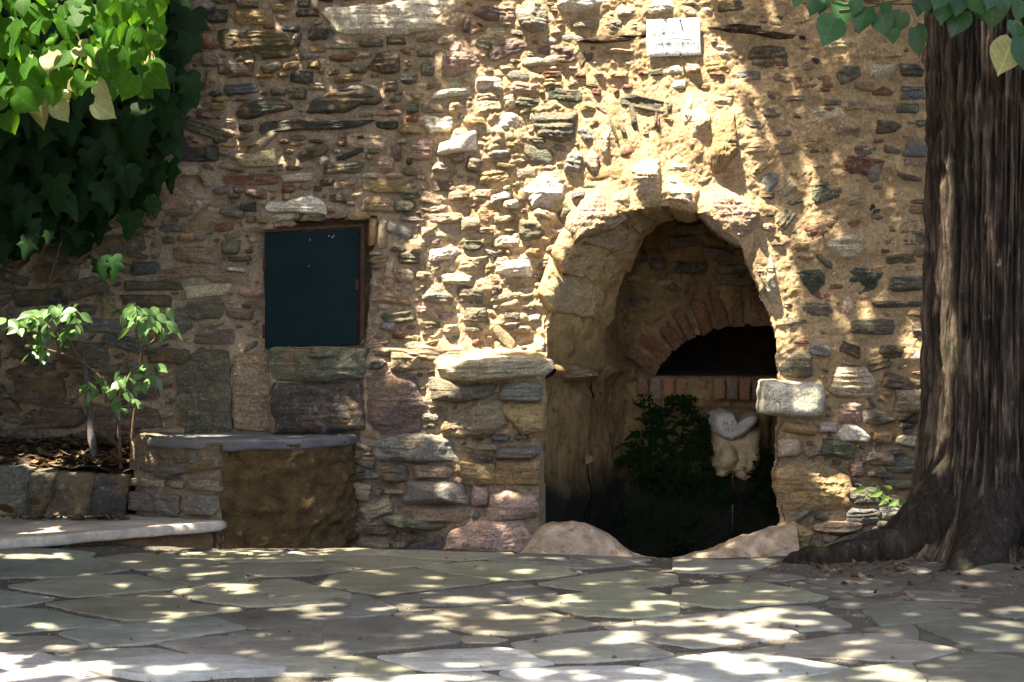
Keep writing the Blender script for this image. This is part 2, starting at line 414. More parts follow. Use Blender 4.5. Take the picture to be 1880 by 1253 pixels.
sl6([(0, 547), (320, 512), (600, 562), (650, 605), (740, 625), (690, 648), (280, 688), (0, 718)], DRK)
sl5([(1245, 778), (1480, 754), (1640, 724), (1905, 690), (1905, 903), (1640, 898), (1345, 810)], DRK)
sl6([(725, 620), (840, 617), (960, 635), (900, 652), (760, 648)], GRN)
sl6([(1010, 655), (1300, 612), (1500, 590), (1630, 620), (1740, 680), (1850, 715), (1800, 730), (1240, 758), (1090, 710)], GRY)
sl6([(285, 725), (560, 702), (900, 682), (1060, 702), (1120, 740), (1210, 765), (1080, 783), (560, 803), (400, 770)], WHT)
sl6([(0, 737), (180, 737), (380, 782), (470, 818), (100, 828), (0, 830)], GRN)
sl6([(60, 850), (560, 832), (800, 812), (1000, 861), (900, 960), (60, 960)], WHT)
sl6([(945, 810), (1240, 787), (1620, 782), (1880, 830), (1880, 920), (1050, 940)], WHT)
sl7([(0, 360), (440, 322), (540, 342), (820, 400), (760, 418), (260, 462), (0, 430)], GRN)
sl7([(560, 330), (790, 350), (1000, 415), (930, 428), (840, 405)], DRK)
sl7([(-370, 562), (-180, 530), (0, 512), (200, 492), (330, 482), (480, 542), (650, 600), (580, 623), (200, 668), (100, 676), (-240, 620)], GRY)
sl7([(370, 480), (620, 457), (730, 462), (950, 560), (680, 583), (520, 540)], GRY)
sl7([(350, 700), (660, 652), (900, 612), (1100, 607), (1300, 642), (1520, 690), (1270, 748), (900, 728), (620, 728), (430, 720)], GRY)
sl7([(-180, 770), (0, 742), (300, 702), (640, 742), (920, 790), (820, 818), (520, 861), (200, 880), (0, 860)], WHT)
sl7([(1190, 227), (1330, 212), (1700, 272), (1730, 300), (1500, 290), (1290, 260)], GRY)
sl7([(0, 202), (350, 207), (540, 217), (400, 258), (250, 273), (0, 270)], GRY)
sl7([(561, 868), (840, 822), (960, 792), (1260, 762), (1340, 861), (1000, 960), (560, 960)], GRY)
sl7([(1310, 768), (1560, 708), (1880, 740), (1990, 861), (1500, 960), (1390, 861)], DRK)
sl7([(1300, 560), (1600, 520), (1990, 560), (1990, 690), (1620, 690), (1560, 660)], DRK)
sl7([(1010, 470), (1240, 430), (1600, 450), (1660, 500), (1300, 540), (1120, 560)], DRK)
sl7([(840, 430), (1010, 420), (1230, 425), (1000, 462), (830, 452)], DRK)
sl7([(1240, 375), (1500, 385), (1760, 415), (1660, 440), (1300, 418)], DRK)
sl7([(1640, 462), (1990, 440), (1990, 520), (1690, 505)], DRK)
sl7([(720, 318), (1000, 300), (1240, 330), (1190, 370), (1020, 398), (800, 343)], DRK)
sl7([(250, 285), (430, 265), (700, 300), (560, 318), (420, 312)], DRK)
sl7([(1030, 580), (1280, 565), (1300, 630), (1110, 598)], DRK)
def slab(poly, tone, k):
    pts = [ground_pt(x, y) for x, y in poly]
    pts = cut(pts, .07, 2)
    # irregular hand-cut edge
    fine = []
    for i in range(len(pts)):
        a, c = pts[i], pts[(i+1) % len(pts)]
        m = max(1, int(math.hypot(c[0]-a[0], c[1]-a[1])/.035))
        for q in range(m): fine.append((a[0]+(c[0]-a[0])*q/m, a[1]+(c[1]-a[1])*q/m))
    P = np.array(fine); ctr = P.mean(0)
    d = P-ctr; P = ctr+d*(1+(.016/np.linalg.norm(d, axis=1))[:, None])*(1+.009*fbm(P[:, 0]*22, P[:, 1]*22, k*3.1, 3, 21)[:, None])
    n = len(P); tilt = rng.uniform(-.006, .006, 2); lift = rng.uniform(0, .003)
    rise = .014 if tone is WHT and k in (15,) else 0
    V = []; Fc = []
    zc = ground_z(P[:, 0], np.minimum(P[:, 1], 8.02))
    for ring, (s, dz) in enumerate([(1.0, -.05), (1.0, .0005), (.992, .004), (.97, .0048), (.6, .005), (.25, .005)]):
        q = ctr+(P-ctr)*s; zz = ground_z(q[:, 0], np.minimum(q[:, 1], 8.02))
        z = zz+dz+lift+rise+(q-ctr)@tilt+.002*fbm(q[:, 0]*7, q[:, 1]*7, k, 3, 4)
        V += [(a, c, e) for (a, c), e in zip(q, z)]
    V.append((ctr[0], ctr[1], float(ground_z(ctr[0], min(ctr[1], 8.02)))+.005+lift+rise))
    for r in range(5):
        for i in range(n):
            j = (i+1) % n; Fc.append((r*n+i, r*n+j, (r+1)*n+j, (r+1)*n+i))
    for i in range(n): Fc.append((5*n+i, 5*n+(i+1) % n, 6*n))
    V = [(v[0]-ctr[0], v[1]-ctr[1], v[2]) for v in V]
    o = link_mesh('paving_slab', V, Fc, M_SLAB, ground, smooth=False, loc=(ctr[0], ctr[1], 0))
    f = rng.uniform(.82, 1.18); o.color = (*[c*f*rng.uniform(.96, 1.04) for c in tone], 1)
    for p in o.data.polygons: p.use_smooth = True
for k, (p, t_) in enumerate(SL): slab(p, t_, k)

# ------------------------------------------------------------------ the rubble wall: stones
ARCH = [(1000, 1050), (1000, 690), (1003, 640), (1015, 560), (1032, 500), (1055, 452), (1095, 412), (1150, 388), (1215, 376), (1280, 388),
        (1325, 412), (1368, 465), (1395, 545), (1425, 612), (1428, 770), (1420, 850), (1432, 960), (1432, 1050)]
ARCH_MID = [(1075, 1050), (1082, 695), (1102, 650), (1124, 575), (1142, 525), (1162, 478), (1184, 440), (1212, 416), (1242, 408), (1287, 403),
        (1345, 425), (1400, 470), (1440, 550), (1470, 620), (1475, 770), (1475, 850), (1475, 960), (1475, 1050)]
ARCH_BACK = [(1150, 1050), (1155, 695), (1150, 650), (1150, 575), (1160, 500), (1185, 440), (1215, 400), (1230, 385), (1250, 375), (1300, 370),
        (1370, 390), (1440, 440), (1500, 550), (1540, 620), (1560, 770), (1560, 850), (1560, 960), (1560, 1050)]
def dense(poly, n, amp=0.0):
    P = [np.array(p, float) for p in poly]
    for _ in range(2):
        P = [P[0]]+[q for a, b_ in zip(P[:-1], P[1:]) for q in (a*.75+b_*.25, a*.25+b_*.75)]+[P[-1]]
    P = np.array(P); q = np.linspace(0, len(P)-1, n); X = np.interp(q, np.arange(len(P)), P[:, 0]); Y = np.interp(q, np.arange(len(P)), P[:, 1])
    return np.stack([X+amp*fbm(X/38, Y/38, 1, 3, 11), Y+amp*fbm(X/38, Y/38, 5, 3, 12)], -1)
ARCHD = [tuple(p) for p in dense(ARCH, 150, 4.5)]
HATCH = [(482, 424), (673, 408), (673, 640), (482, 648)]
def base_out(px, py):
    """how far the wall face stands forward of Y = 9 (metres)"""
    px = np.asarray(px, float); py = np.asarray(py, float)
    b = .10*sm(640, 668, py)*sm(490, 505, px)*(1-sm(985, 1010, px))
    b = b+.05*sm(620, 690, py)*sm(720, 860, px)*(1-sm(985, 1010, px))
    b = b+.10*sm(890, 1010, py)*sm(800, 880, px)*(1-sm(985, 1010, px))
    b = b+.05*sm(900, 1000, py)*sm(1425, 1450, px)
    b = b+.035*sm(1030, 1080, px)*(1-sm(1360, 1420, px))*sm(150, 300, py)*(1-sm(420, 560, py))
    b = b-.05*(1-sm(0, 330, px))
    return b
def ray_radius(poly, c, ang):
    P = np.array(poly)-c; Q = np.roll(P, -1, 0); E = Q-P
    dx, dz = np.cos(ang)[:, None], np.sin(ang)[:, None]
    den = dx*E[:, 1]-dz*E[:, 0]; den = np.where(abs(den) < 1e-9, 1e-9, den)
    t = (P[:, 0]*E[:, 1]-P[:, 1]*E[:, 0])/den
    u = (P[:, 0]*dz-P[:, 1]*dx)/den
    t = np.where((u >= -1e-6) & (u <= 1+1e-6) & (t > 0), t, 0)
    return t.max(1)
def stone_arrays(poly, prot, style, seed, res=.011, ang0=0.0, deep=.07):
    """poly in metres (x right, z up) -> centre, local verts (x, y, z), faces"""
    P = np.array(poly, float); a = P[:, 0]*np.roll(P[:, 1], -1)-np.roll(P[:, 0], -1)*P[:, 1]
    A = a.sum()/2
    c = np.array([((P[:, 0]+np.roll(P[:, 0], -1))*a).sum(), ((P[:, 1]+np.roll(P[:, 1], -1))*a).sum()])/(6*A)
    Rr = math.sqrt(abs(A)/math.pi)
    na = int(np.clip(2*math.pi*Rr*1.25/res, 12, 84)); nr = int(np.clip(Rr/res, 3, 16))
    ang = np.linspace(0, 2*math.pi, na, endpoint=False)
    r = ray_radius(P, c, ang); r = np.where(r < 1e-4, Rr*.5, r)
    r = r*(1+.05*noise(np.cos(ang)*3.5+seed, np.sin(ang)*3.5, seed*.7, 5)+.035*noise(np.cos(ang)*9+seed, np.sin(ang)*9, seed*.3, 6))
    t = 1-(1-np.linspace(0, 1, nr+1)[1:])**1.35
    X = np.outer(t, r*np.cos(ang)); Z = np.outer(t, r*np.sin(ang)); T = np.repeat(t[:, None], na, 1)
    rs = np.random.default_rng(int(seed*977) % 99991)
    pw = {'round': 2.6, 'flat': 9, 'rough': 6, 'schist': 8, 'block': 7}[style]
    h = np.full_like(X, prot)
    for _ in range({'round': 1, 'flat': 1, 'rough': 5, 'schist': 3, 'block': 0}[style]):
        th = rs.uniform(0, 2*math.pi); s = rs.uniform(.15, 1.0 if style == 'rough' else .55)*prot/Rr
        h = np.minimum(h, prot*rs.uniform(.85, 1.3)-s*(X*math.cos(th)+Z*math.sin(th)))
    h = np.maximum(h, prot*.3)
    h = h*(1-(.72 if style != 'block' else .9)*T**pw)
    wxx, wzz = X+c[0], Z+c[1]
    edge = 1-T**8
    am = {'round': .5, 'flat': .35, 'rough': 1.3, 'schist': .9, 'block': .6}[style]
    sc = min(1.0, Rr/.06)
    h = h+am*sc*(.008*fbm(wxx*14, wzz*14, seed, 3, 31)+.0042*fbm(wxx*48, wzz*48, seed, 2, 32))*edge
    if style in ('schist', 'rough'):
        ca, sa = math.cos(ang0), math.sin(ang0)
        s = (Z*ca-X*sa)+.006*noise(X*16, Z*16, seed, 33)
        lay = noise(s*95, X*5, seed, 34)
        h = h+(.0085 if style == 'schist' else .005)*sc*np.sign(lay)*np.abs(lay)**.6*edge
    V = [np.array([[0, -h[0].mean(), 0]])]
    for k in range(nr): V.append(np.stack([X[k], -h[k], Z[k]], -1))
    V.append(np.stack([X[-1]*1.02, np.full(na, deep), Z[-1]*1.02], -1))
    V = np.concatenate(V); Fc = []
    for i in range(na): Fc.append((0, 1+(i+1) % na, 1+i))
    for k in range(nr):
        for i in range(na):
            j = (i+1) % na; p, q = 1+k*na, 1+(k+1)*na
            Fc.append((p+i, p+j, q+j, q+i))
    return c, V, Fc
wall = tag(empty('stone_wall', (0, 9.0, 0)), 'old rubble stone wall with an arched niche and a dark metal hatch', 'wall', kind='thing')
STONES = []     # (poly px, colour key, style, prot, angle)
def box_poly(x0, y0, x1, y1, ang=0.0, jag=.13):
    cx, cy, w, h = (x0+x1)/2, (y0+y1)/2, (x1-x0)/2, (y1-y0)/2
    out = []; P = []; u = random.uniform
    for sx, sy in ((-1, -1), (1, -1), (1, 1), (-1, 1)):
        c = (sx*w*(1-u(0, jag*1.6)), sy*h*(1-u(0, jag*2.2)))
        if u(0, 1) < .38:
            k1, k2 = u(.12, .5), u(.2, .75)
            a, b_ = (c[0]-sx*w*k1, c[1]), (c[0], c[1]-sy*h*k2)
            P += [a, b_] if sx*sy < 0 else [b_, a]
        else: P.append(c)
    Q = []
    for i in range(len(P)):
        a, b_ = P[i], P[(i+1) % len(P)]; Q.append(a)
        if math.hypot(b_[0]-a[0], b_[1]-a[1]) > w*.8:
            t = u(.3, .7); Q.append((a[0]+(b_[0]-a[0])*t, a[1]+(b_[1]-a[1])*t+u(-.14, .14)*h))
    for x, y in Q:
        ca, sa = math.cos(R(ang)), math.sin(R(ang))
        out.append((cx+x*ca-y*sa, cy+x*sa+y*ca))
    return out
def Z(ox, oy, s, rows):
    for r in rows:
        g, c = r[0], r[1]; st = r[2] if len(r) > 2 else None; pr = r[3] if len(r) > 3 else None
        if isinstance(g, list): poly = g; ang = 0
        else: ang = g[4] if len(g) > 4 else 0; poly = box_poly(*g[:4], ang)
        STONES.append(([(ox+x*s, oy+y*s) for x, y in poly], c, st, pr, ang))
Z(350, 0, .1835, [
 ([(265, 305), (330, 290), (940, 330), (990, 400), (1015, 470), (1005, 570), (720, 600), (700, 540), (560, 490), (430, 525), (320, 505)], 'ol', 'schist', .035),
 ((380, 90, 830, 270), 'oc', 'rough', .03), ((150, 90, 385, 230), 'ds'), ((75, 20, 270, 130, -25), 'bs'), ((1040, 95, 1300, 175), 'ol'),
 ((905, 260, 1105, 330), 'bd'), ((1015, 330, 1105, 480, 12), 'bs'), ((1180, 285, 1370, 410), 'ds'), ((1360, 240, 1445, 385, -15), 'bs'),
 ((720, 240, 855, 300), 'br'), ((1070, 530, 1290, 610), 'bs'), ((1120, 610, 1310, 700), 'oc'), ((910, 620, 1115, 710, -10), 'oc'),
 ((1000, 690, 1235, 860, 10), 'ds', 'schist'), ((370, 620, 640, 790), 'pk', 'rough'), ((510, 600, 640, 660), 'tn'), ((700, 630, 940, 730, -22), 'gs'),
 ((330, 820, 710, 950, -4), 'bd', 'schist', .03), ((800, 870, 960, 960), 'gs'), ((960, 880, 1180, 1000), 'gs'),
 ([(455, 1130), (520, 1040), (660, 1000), (900, 985), (1060, 1070), (960, 1110), (780, 1140), (620, 1195), (480, 1190)], 'ds', 'schist', .04),
 ((200, 970, 410, 1020), 'oc'), ((420, 975, 600, 1015, -8), 'tn'), ((180, 1025, 360, 1110), 'oc'), ((440, 0, 700, 80), 'tn'), ((1060, -20, 1195, 85), 'gs'),
 ((1200, -10, 1285, 95), 'cr'), ((370, -20, 440, 35), 'bs'), ((200, -20, 360, 45), 'dg'), ((150, 700, 250, 850), 'tn'), ((270, 640, 380, 760), 'dg'),
 ((100, 540, 280, 680), 'gs'), ((640, 740, 860, 790), 'oc'), ((870, 730, 990, 780), 'oc'), ((40, 1100, 220, 1200), 'pk')])
Z(350, 200, .1835, [
 ([(655, 190), (760, 130), (1060, 105), (1250, 130), (1500, 120), (1870, 105), (1860, 150), (1500, 210), (1100, 215), (900, 235), (780, 268), (700, 260)], 'ds', 'schist', .045),
 ((480, 150, 630, 235), 'ds'), ((300, 225, 440, 300), 'br'), ((220, 280, 295, 355), 'ds'), ((150, 360, 270, 530), 'gn'),
 ([(420, 490), (440, 450), (600, 450), (720, 400), (835, 392), (860, 570), (720, 575), (560, 590), (480, 545)], 'cr', 'rough', .035),
 ((270, 425, 410, 480), 'bs'), ((290, 345, 450, 390), 'oc'), ((480, 340, 725, 380), 'oc'), ((880, 305, 1000, 355), 'br'), ((1170, 305, 1345, 350), 'br'),
 ((975, 335, 1165, 375, -4), 'oc'), ((1030, 380, 1410, 500, -20), 'ol', 'schist'), ((1270, 480, 1390, 555, -38), 'wh', 'flat'),
 ([(330, 655), (860, 650), (860, 755), (600, 765), (335, 745)], 'br', 'rough', .012), ((865, 645, 1245, 740, -3), 'cr', 'schist'),
 ([(60, 660), (120, 610), (245, 690), (240, 760), (150, 785)], 'cr', 'rough', .05), ((1320, 560, 1500, 660), 'ol'), ((540, 800, 770, 900), 'pk'),
 ((490, 920, 660, 1040), 'gn'), ((270, 1000, 550, 1090, 8), 'bs', 'schist'),
 ([(740, 980), (800, 930), (900, 935), (1050, 900), (1200, 870), (1290, 900), (1365, 960), (1360, 1060), (1000, 1040), (780, 1030)], 'wh', 'rough', .045),
 ((920, 830, 1020, 940), 'oc'), ((1220, 770, 1310, 830), 'br'), ((1290, 690, 1440, 780), 'ds'), ((800, 1050, 1065, 1140, -8), 'cr'),
 ((650, 1070, 800, 1160), 'oc'), ((540, 1050, 650, 1150), 'pk'), ((900, 400, 1050, 450), 'tn'), ((940, 570, 1130, 620), 'gs'),
 ((370, 850, 500, 900), 'gs'), ((420, 770, 540, 850), 'tn'), ((500, 1175, 870, 1240), 'tn'), ((1360, 960, 1471, 1050), 'tn'), ((60, 890, 110, 1010, -32), 'wh')])
Z(500, 0, .2674, [
 ([(335, 80), (400, 45), (560, 55), (620, 30), (740, 40), (850, 15), (1100, -10), (1290, 25), (1310, 90), (1270, 190), (1100, 210), (800, 255), (640, 240), (440, 230), (380, 140)], 'wh', 'rough', .07),
 ((340, 275, 590, 340), 'cr'), ((590, 260, 770, 330), 'gs'), ((775, 255, 920, 310), 'gs'), ((1130, 250, 1250, 310), 'tn'), ((375, 370, 580, 425), 'br'),
 ((570, 345, 690, 400), 'pn'), ([(640, 470), (720, 370), (800, 350), (875, 380), (880, 490), (780, 510)], 'dg', 'rough', .05), ((380, 485, 475, 520), 'br'),
 ((410, 510, 640, 570, -4), 'oc'), ([(210, 785), (280, 690), (440, 610), (600, 580), (720, 600), (770, 690), (740, 720), (610, 720), (500, 775), (380, 785)], 'ds', 'schist', .055),
 ((750, 550, 865, 630), 'pk'), ((870, 510, 1000, 590), 'bd'), ((1010, 420, 1120, 530), 'gs'), ((980, 340, 1120, 400), 'gs'),
 ([(1145, 440), (1200, 330), (1290, 285), (1420, 390), (1430, 430), (1380, 490), (1290, 520), (1160, 530)], 'pn', 'rough', .07),
 ((1380, 270, 1510, 340, 12), 'gs'), ((1390, 525, 1590, 630), 'wh', 'rough', .045), ((940, 625, 1045, 690), 'oc'), ((1080, 610, 1360, 675, -8), 'wh', 'schist'),
 ((1016, 570, 1180, 615, -8), 'tn'), ((900, 700, 1010, 780), 'gs'), ((1010, 710, 1190, 780), 'tn'), ((905, 785, 1010, 840), 'br'), ((870, 865, 1025, 925), 'oc', 'flat', .03),
 ((1040, 785, 1250, 920), 'wh', 'rough', .045), ([(1130, 1070), (1150, 990), (1290, 940), (1400, 890), (1415, 1035)], 'wh', 'flat', .075),
 ((942, 950, 1115, 1110), 'pn', 'schist', .04), ((1200, 700, 1320, 785), 'pn'), ((1300, 805, 1470, 870), 'oc', 'round', .045), ((1360, 690, 1575, 780, -6), 'cr'),
 ((1510, 775, 1710, 930), 'wh', 'rough', .05), ((1590, 650, 1670, 750, -20), 'cr'), ([(1375, 100), (1420, 30), (1560, 50), (1580, 140), (1490, 150)], 'pk', 'rough', .05),
 ((1310, 100, 1360, 220), 'pk'), ((1530, 0, 1680, 190), 'tn', 'rough'), ((760, 725, 860, 760), 'br'), ((575, 930, 660, 960), 'br'), ((440, 970, 500, 1010), 'br'),
 ((340, 1115, 650, 1200, -6), 'gs', 'schist'), ((430, 1040, 640, 1085, -20), 'ds'), ((720, 1080, 840, 1190), 'pn'), ((830, 990, 890, 1110), 'pk'),
 ((890, 1145, 1000, 1210), 'gs'), ((1220, 1065, 1325, 1120, -10), 'tn', 'round', .05), ((1325, 1070, 1440, 1190, 18), 'bs', 'rough', .05), ((1090, 1110, 1240, 1190), 'cr', 'rough', .06),
 ((700, 825, 870, 895), 'ds'), ((380, 170, 430, 260, -15), 'bs'), ((250, 195, 380, 275), 'ds')])
Z(900, 0, .2674, [
 ([(165, 85), (240, 20), (330, 10), (395, 70), (400, 170), (380, 215), (290, 230), (220, 200)], 'bs', 'rough', .08),
 ([(455, 40), (490, 0), (600, -30), (820, -20), (830, 20), (600, 100), (500, 90)], 'wh', 'rough', .07), ((860, 40, 1030, 125), 'cr', 'rough'),
 ((1050, -10, 1290, 115), 'wh', 'rough', .05), ((750, 140, 920, 210), 'bs'), ((540, 125, 740, 205), 'tn'), ((930, 150, 1060, 210), 'wh'),
 ((1320, 40, 1420, 112), 'cr'), ((1440, 50, 1530, 120), 'cr'), ((405, 370, 600, 432), 'pk'), ((320, 490, 500, 535), 'br'), ((340, 540, 490, 595), 'oc'),
 ((380, 600, 660, 705, 6), 'gn', 'rough', .02), ((740, 330, 1000, 380, 4), 'tn', 'schist'), ((680, 410, 760, 450), 'pn'), ((800, 400, 900, 450), 'pn'), ((790, 490, 960, 545), 'oc'),
 ((1000, 485, 1090, 530), 'br'), ((690, 500, 785, 540), 'pn'), ((570, 500, 660, 540), 'br'), ((1210, 440, 1330, 515), 'wh', 'rough'), ((1330, 430, 1450, 525), 'pn', 'rough', .05),
 ((1225, 545, 1350, 610), 'wh', 'rough'), ((680, 605, 770, 660), 'br'), ((840, 610, 890, 650), 'br'), ((900, 580, 990, 620), 'br'), ((1030, 587, 1210, 635), 'br'),
 ([(270, 800), (330, 770), (600, 775), (590, 960), (500, 985), (330, 940)], 'gs', 'schist', .055), ((610, 870, 715, 1000, -22), 'bs', 'rough', .05),
 ((510, 1050, 640, 1205, 10), 'bs', 'schist', .05), ([(645, 1110), (690, 1010), (745, 1070), (740, 1190), (690, 1180)], 'cr', 'flat', .04),
 ([(735, 1000), (770, 840), (830, 880), (800, 1100), (760, 1130)], 'cr', 'rough', .035), ([(945, 700), (965, 680), (1000, 780), (1020, 990), (985, 990)], 'gs', 'rough', .05),
 ([(870, 810), (900, 800), (965, 1000), (950, 1030), (920, 1000)], 'tn', 'flat', .03), ([(1110, 960), (1135, 720), (1170, 700), (1160, 980)], 'pk', 'rough', .05),
 ([(800, 800), (825, 790), (895, 1000), (880, 1010)], 'gs', 'flat', .03),
 ([(1280, 980), (1330, 760), (1385, 610), (1400, 700), (1370, 950), (1310, 1005)], 'cr', 'rough', .05),
 ([(1370, 690), (1440, 660), (1520, 790), (1445, 1110), (1350, 1060)], 'cr', 'rough', .085),
 ([(1545, 810), (1680, 760), (1700, 1050), (1600, 1195), (1520, 1205), (1480, 1120)], 'oc', 'rough', .10),
 ((1680, 480, 1860, 570), 'sl', 'schist', .012), ((1490, 480, 1620, 530), 'br'), ((1530, 305, 1680, 400), 'cr'), ((1500, 260, 1580, 300), 'pk'), ((1500, 655, 1680, 750, 6), 'cr', 'schist'),
 ((90, 955, 230, 1020), 'oc'), ((1550, 0, 1760, 95), 'ol'), ((1880, 620, 1960, 700), 'pk')])
Z(900, 300, .3113, [
 ([(832, 50), (860, 0), (920, -60), (1000, -20), (1012, 200), (885, 250), (850, 205)], 'cr', 'rough', .11),
 ([(1020, 100), (1070, 75), (1170, 150), (1232, 230), (1225, 292), (1150, 255), (1035, 215)], 'cr', 'schist', .10),
 ([(1300, 120), (1450, 180), (1592, 290), (1580, 350), (1482, 495), (1390, 450), (1232, 312)], 'pn', 'rough', .11),
 ([(1490, 450), (1580, 440), (1660, 540), (1700, 780), (1650, 845), (1600, 745), (1510, 585)], 'cr', 'rough', .085),
 ([(430, 370), (560, 190), (690, 105), (770, 200), (815, 330), (700, 400), (560, 440), (480, 490)], 'tn', 'rough', .12),
 ([(195, 150), (290, 70), (390, 50), (460, 110), (400, 280), (250, 265)], 'wh', 'rough', .085),
 ((540, 125, 635, 152, -5), 'sl', 'flat'), ((470, 160, 575, 212, -12), 'bs', 'flat', .05), ((385, 250, 500, 350, -45), 'gs', 'schist'), ((160, 330, 330, 470), 'gs', 'rough', .08),
 ((205, 488, 292, 552, 12), 'oc', 'round', .07), ((25, 560, 260, 690, -8), 'wh', 'rough', .07), ([(1575, 140), (1600, 75), (1650, 52), (1700, 70), (1695, 120), (1640, 185), (1590, 180)], 'sl', 'flat', .018),
 ((1680, 110, 1810, 190, -42), 'cr', 'schist'), ((1670, 290, 1810, 370, -52), 'gs'), ((240, 270, 400, 330, 20), 'cr', 'flat', .06), ((70, 215, 170, 265), 'wh', 'rough', .05),
 ((-40, 590, 30, 660), 'oc'), ((250, 1020, 330, 1130), 'cr', 'rough', .06)])
Z(1380, 100, .2394, [
 ((195, 65, 268, 128), 'br'), ((520, 260, 620, 300, 8), 'br'), ([(905, 300), (960, 265), (1020, 240), (1060, 265), (1100, 300), (1060, 322), (930, 318)], 'br', 'rough', .022),
 ((535, 400, 675, 455), 'br', 'rough', .02), ((290, 465, 405, 500, 18), 'br'), ((175, 577, 335, 635), 'pk'), ((130, 715, 335, 775), 'pk', 'rough', .022), ((400, 725, 550, 765, -5), 'dg'),
 ((552, 712, 597, 766), 'pk', 'rough', .035), ([(630, 150), (700, 90), (830, 80), (840, 170), (740, 220), (680, 245)], 'gs', 'schist', .03),
 ([(860, 90), (900, 50), (1000, 80), (1120, 70), (1090, 150), (1000, 192), (890, 180)], 'cr', 'round', .03), ((1120, 60, 1330, 190), 'ds', 'schist'), ((1125, 240, 1340, 360), 'sl', 'schist', .02),
 ((1105, 375, 1300, 465), 'gs', 'schist'), ([(910, 600), (960, 500), (1080, 510), (1165, 550), (1090, 610), (960, 615)], 'gn', 'schist', .03), ((1170, 490, 1350, 580), 'gs'),
 ([(1155, 780), (1200, 650), (1260, 665), (1345, 680), (1345, 790), (1240, 795)], 'sl', 'flat', .025), ([(868, 910), (930, 835), (985, 850), (985, 985), (905, 990)], 'bs', 'flat', .022),
 ([(1030, 870), (1080, 862), (1150, 910), (1305, 940), (1300, 978), (1180, 975), (1080, 925)], 'dg', 'round', .03), ((995, 700, 1150, 768, 12), 'dg'),
 ([(460, 1000), (560, 940), (700, 990), (715, 1090), (590, 1120), (500, 1170), (460, 1120)], 'gs', 'rough', .02), ([(890, 1250), (895, 1150), (960, 1120), (975, 1140), (1000, 1118), (1030, 1140), (1025, 1210), (950, 1230)], 'ds', 'rough', .02),
 ((640, 525, 850, 645, 8), 'tn', 'schist'), ((730, 345, 870, 440), 'tn', 'schist'), ((190, 310, 460, 370), 'tn'), ((70, 400, 240, 505), 'gs'), ((1200, 1110, 1380, 1150), 'gs'),
 ((1190, 1158, 1380, 1230), 'oc'), ((-10, 130, 75, 205), 'gs'), ((930, -5, 1190, 38, -2), 'oc', 'schist'), ((440, 20, 520, 100, 15), 'ds'), ((1330, 900, 1400, 1000), 'gs')])
Z(1350, 300, .2833, [
 ([(372, 708), (450, 690), (605, 680), (570, 790), (500, 862), (440, 780)], 'gn', 'rough', .03), ([(700, 690), (800, 668), (962, 712), (900, 820), (800, 855), (740, 770)], 'gn', 'rough', .025),
 ([(580, 530), (620, 490), (750, 450), (830, 490), (830, 560), (760, 625), (660, 620)], 'cr', 'schist', .045), ((970, 710, 1300, 840), 'gs', 'schist', .045), ((850, 885, 1300, 940), 'dg', 'schist'),
 ((410, 890, 640, 1005), 'gs', 'rough'), ((720, 1000, 1060, 1120), 'gs', 'schist', .05), ((500, 1055, 700, 1118, -12), 'oc'), ((1140, 1010, 1290, 1150), 'gs', 'schist'),
 ((365, 505, 490, 580), 'oc'), ((920, 553, 1010, 588), 'dg'), ((970, 585, 1180, 660, -6), 'ol', 'schist'), ((691, 870, 768, 980), 'cr'), ((460, 1160, 640, 1260, 18), 'bs', 'schist', .05),
 ((660, 1150, 830, 1250, 20), 'ds'), ((870, 1170, 1150, 1280), 'ol', 'rough')])
Z(1350, 650, .3272, [
 ([(123, 200), (150, 150), (240, 145), (480, 165), (495, 220), (485, 330), (440, 360), (300, 355), (140, 335)], 'wh', 'block', .17),
 ([(570, 70), (740, 80), (785, 150), (780, 245), (640, 242), (560, 240), (530, 210)], 'cr', 'schist', .05), ((232, -10, 450, 140), 'gs', 'rough', .06), ((580, 268, 720, 395), 'pn', 'rough', .05),
 ([(708, 320), (750, 300), (840, 330), (900, 375), (780, 408), (720, 385)], 'gs', 'rough', .05), ((240, 385, 480, 452, 6), 'oc', 'schist', .05), ((235, 472, 370, 585), 'cr', 'round', .055), ((470, 380, 570, 440), 'wh'),
 ([(568, 450), (610, 395), (680, 400), (765, 470), (740, 498), (600, 490)], 'wh', 'rough', .06), ((480, 482, 690, 595, 8), 'gs', 'rough', .05), ((770, 432, 880, 500), 'oc'), ((900, 450, 1050, 520, 10), 'cr', 'schist'),
 ((700, 542, 900, 635), 'tn'), ([(213, 670), (300, 610), (460, 600), (640, 690), (640, 860), (420, 880), (262, 880), (235, 780)], 'oc', 'rough', .07), ((640, 600, 720, 690), 'pn', 'round'),
 ((440, 890, 520, 930), 'gs'), ((430, 935, 740, 1005), 'tn', 'rough', .07), ((890, 190, 1090, 340), 'tn', 'rough'), ([(250, 960), (330, 940), (430, 1000), (400, 1100), (300, 1125), (245, 1060)], 'oc', 'rough', .08)])
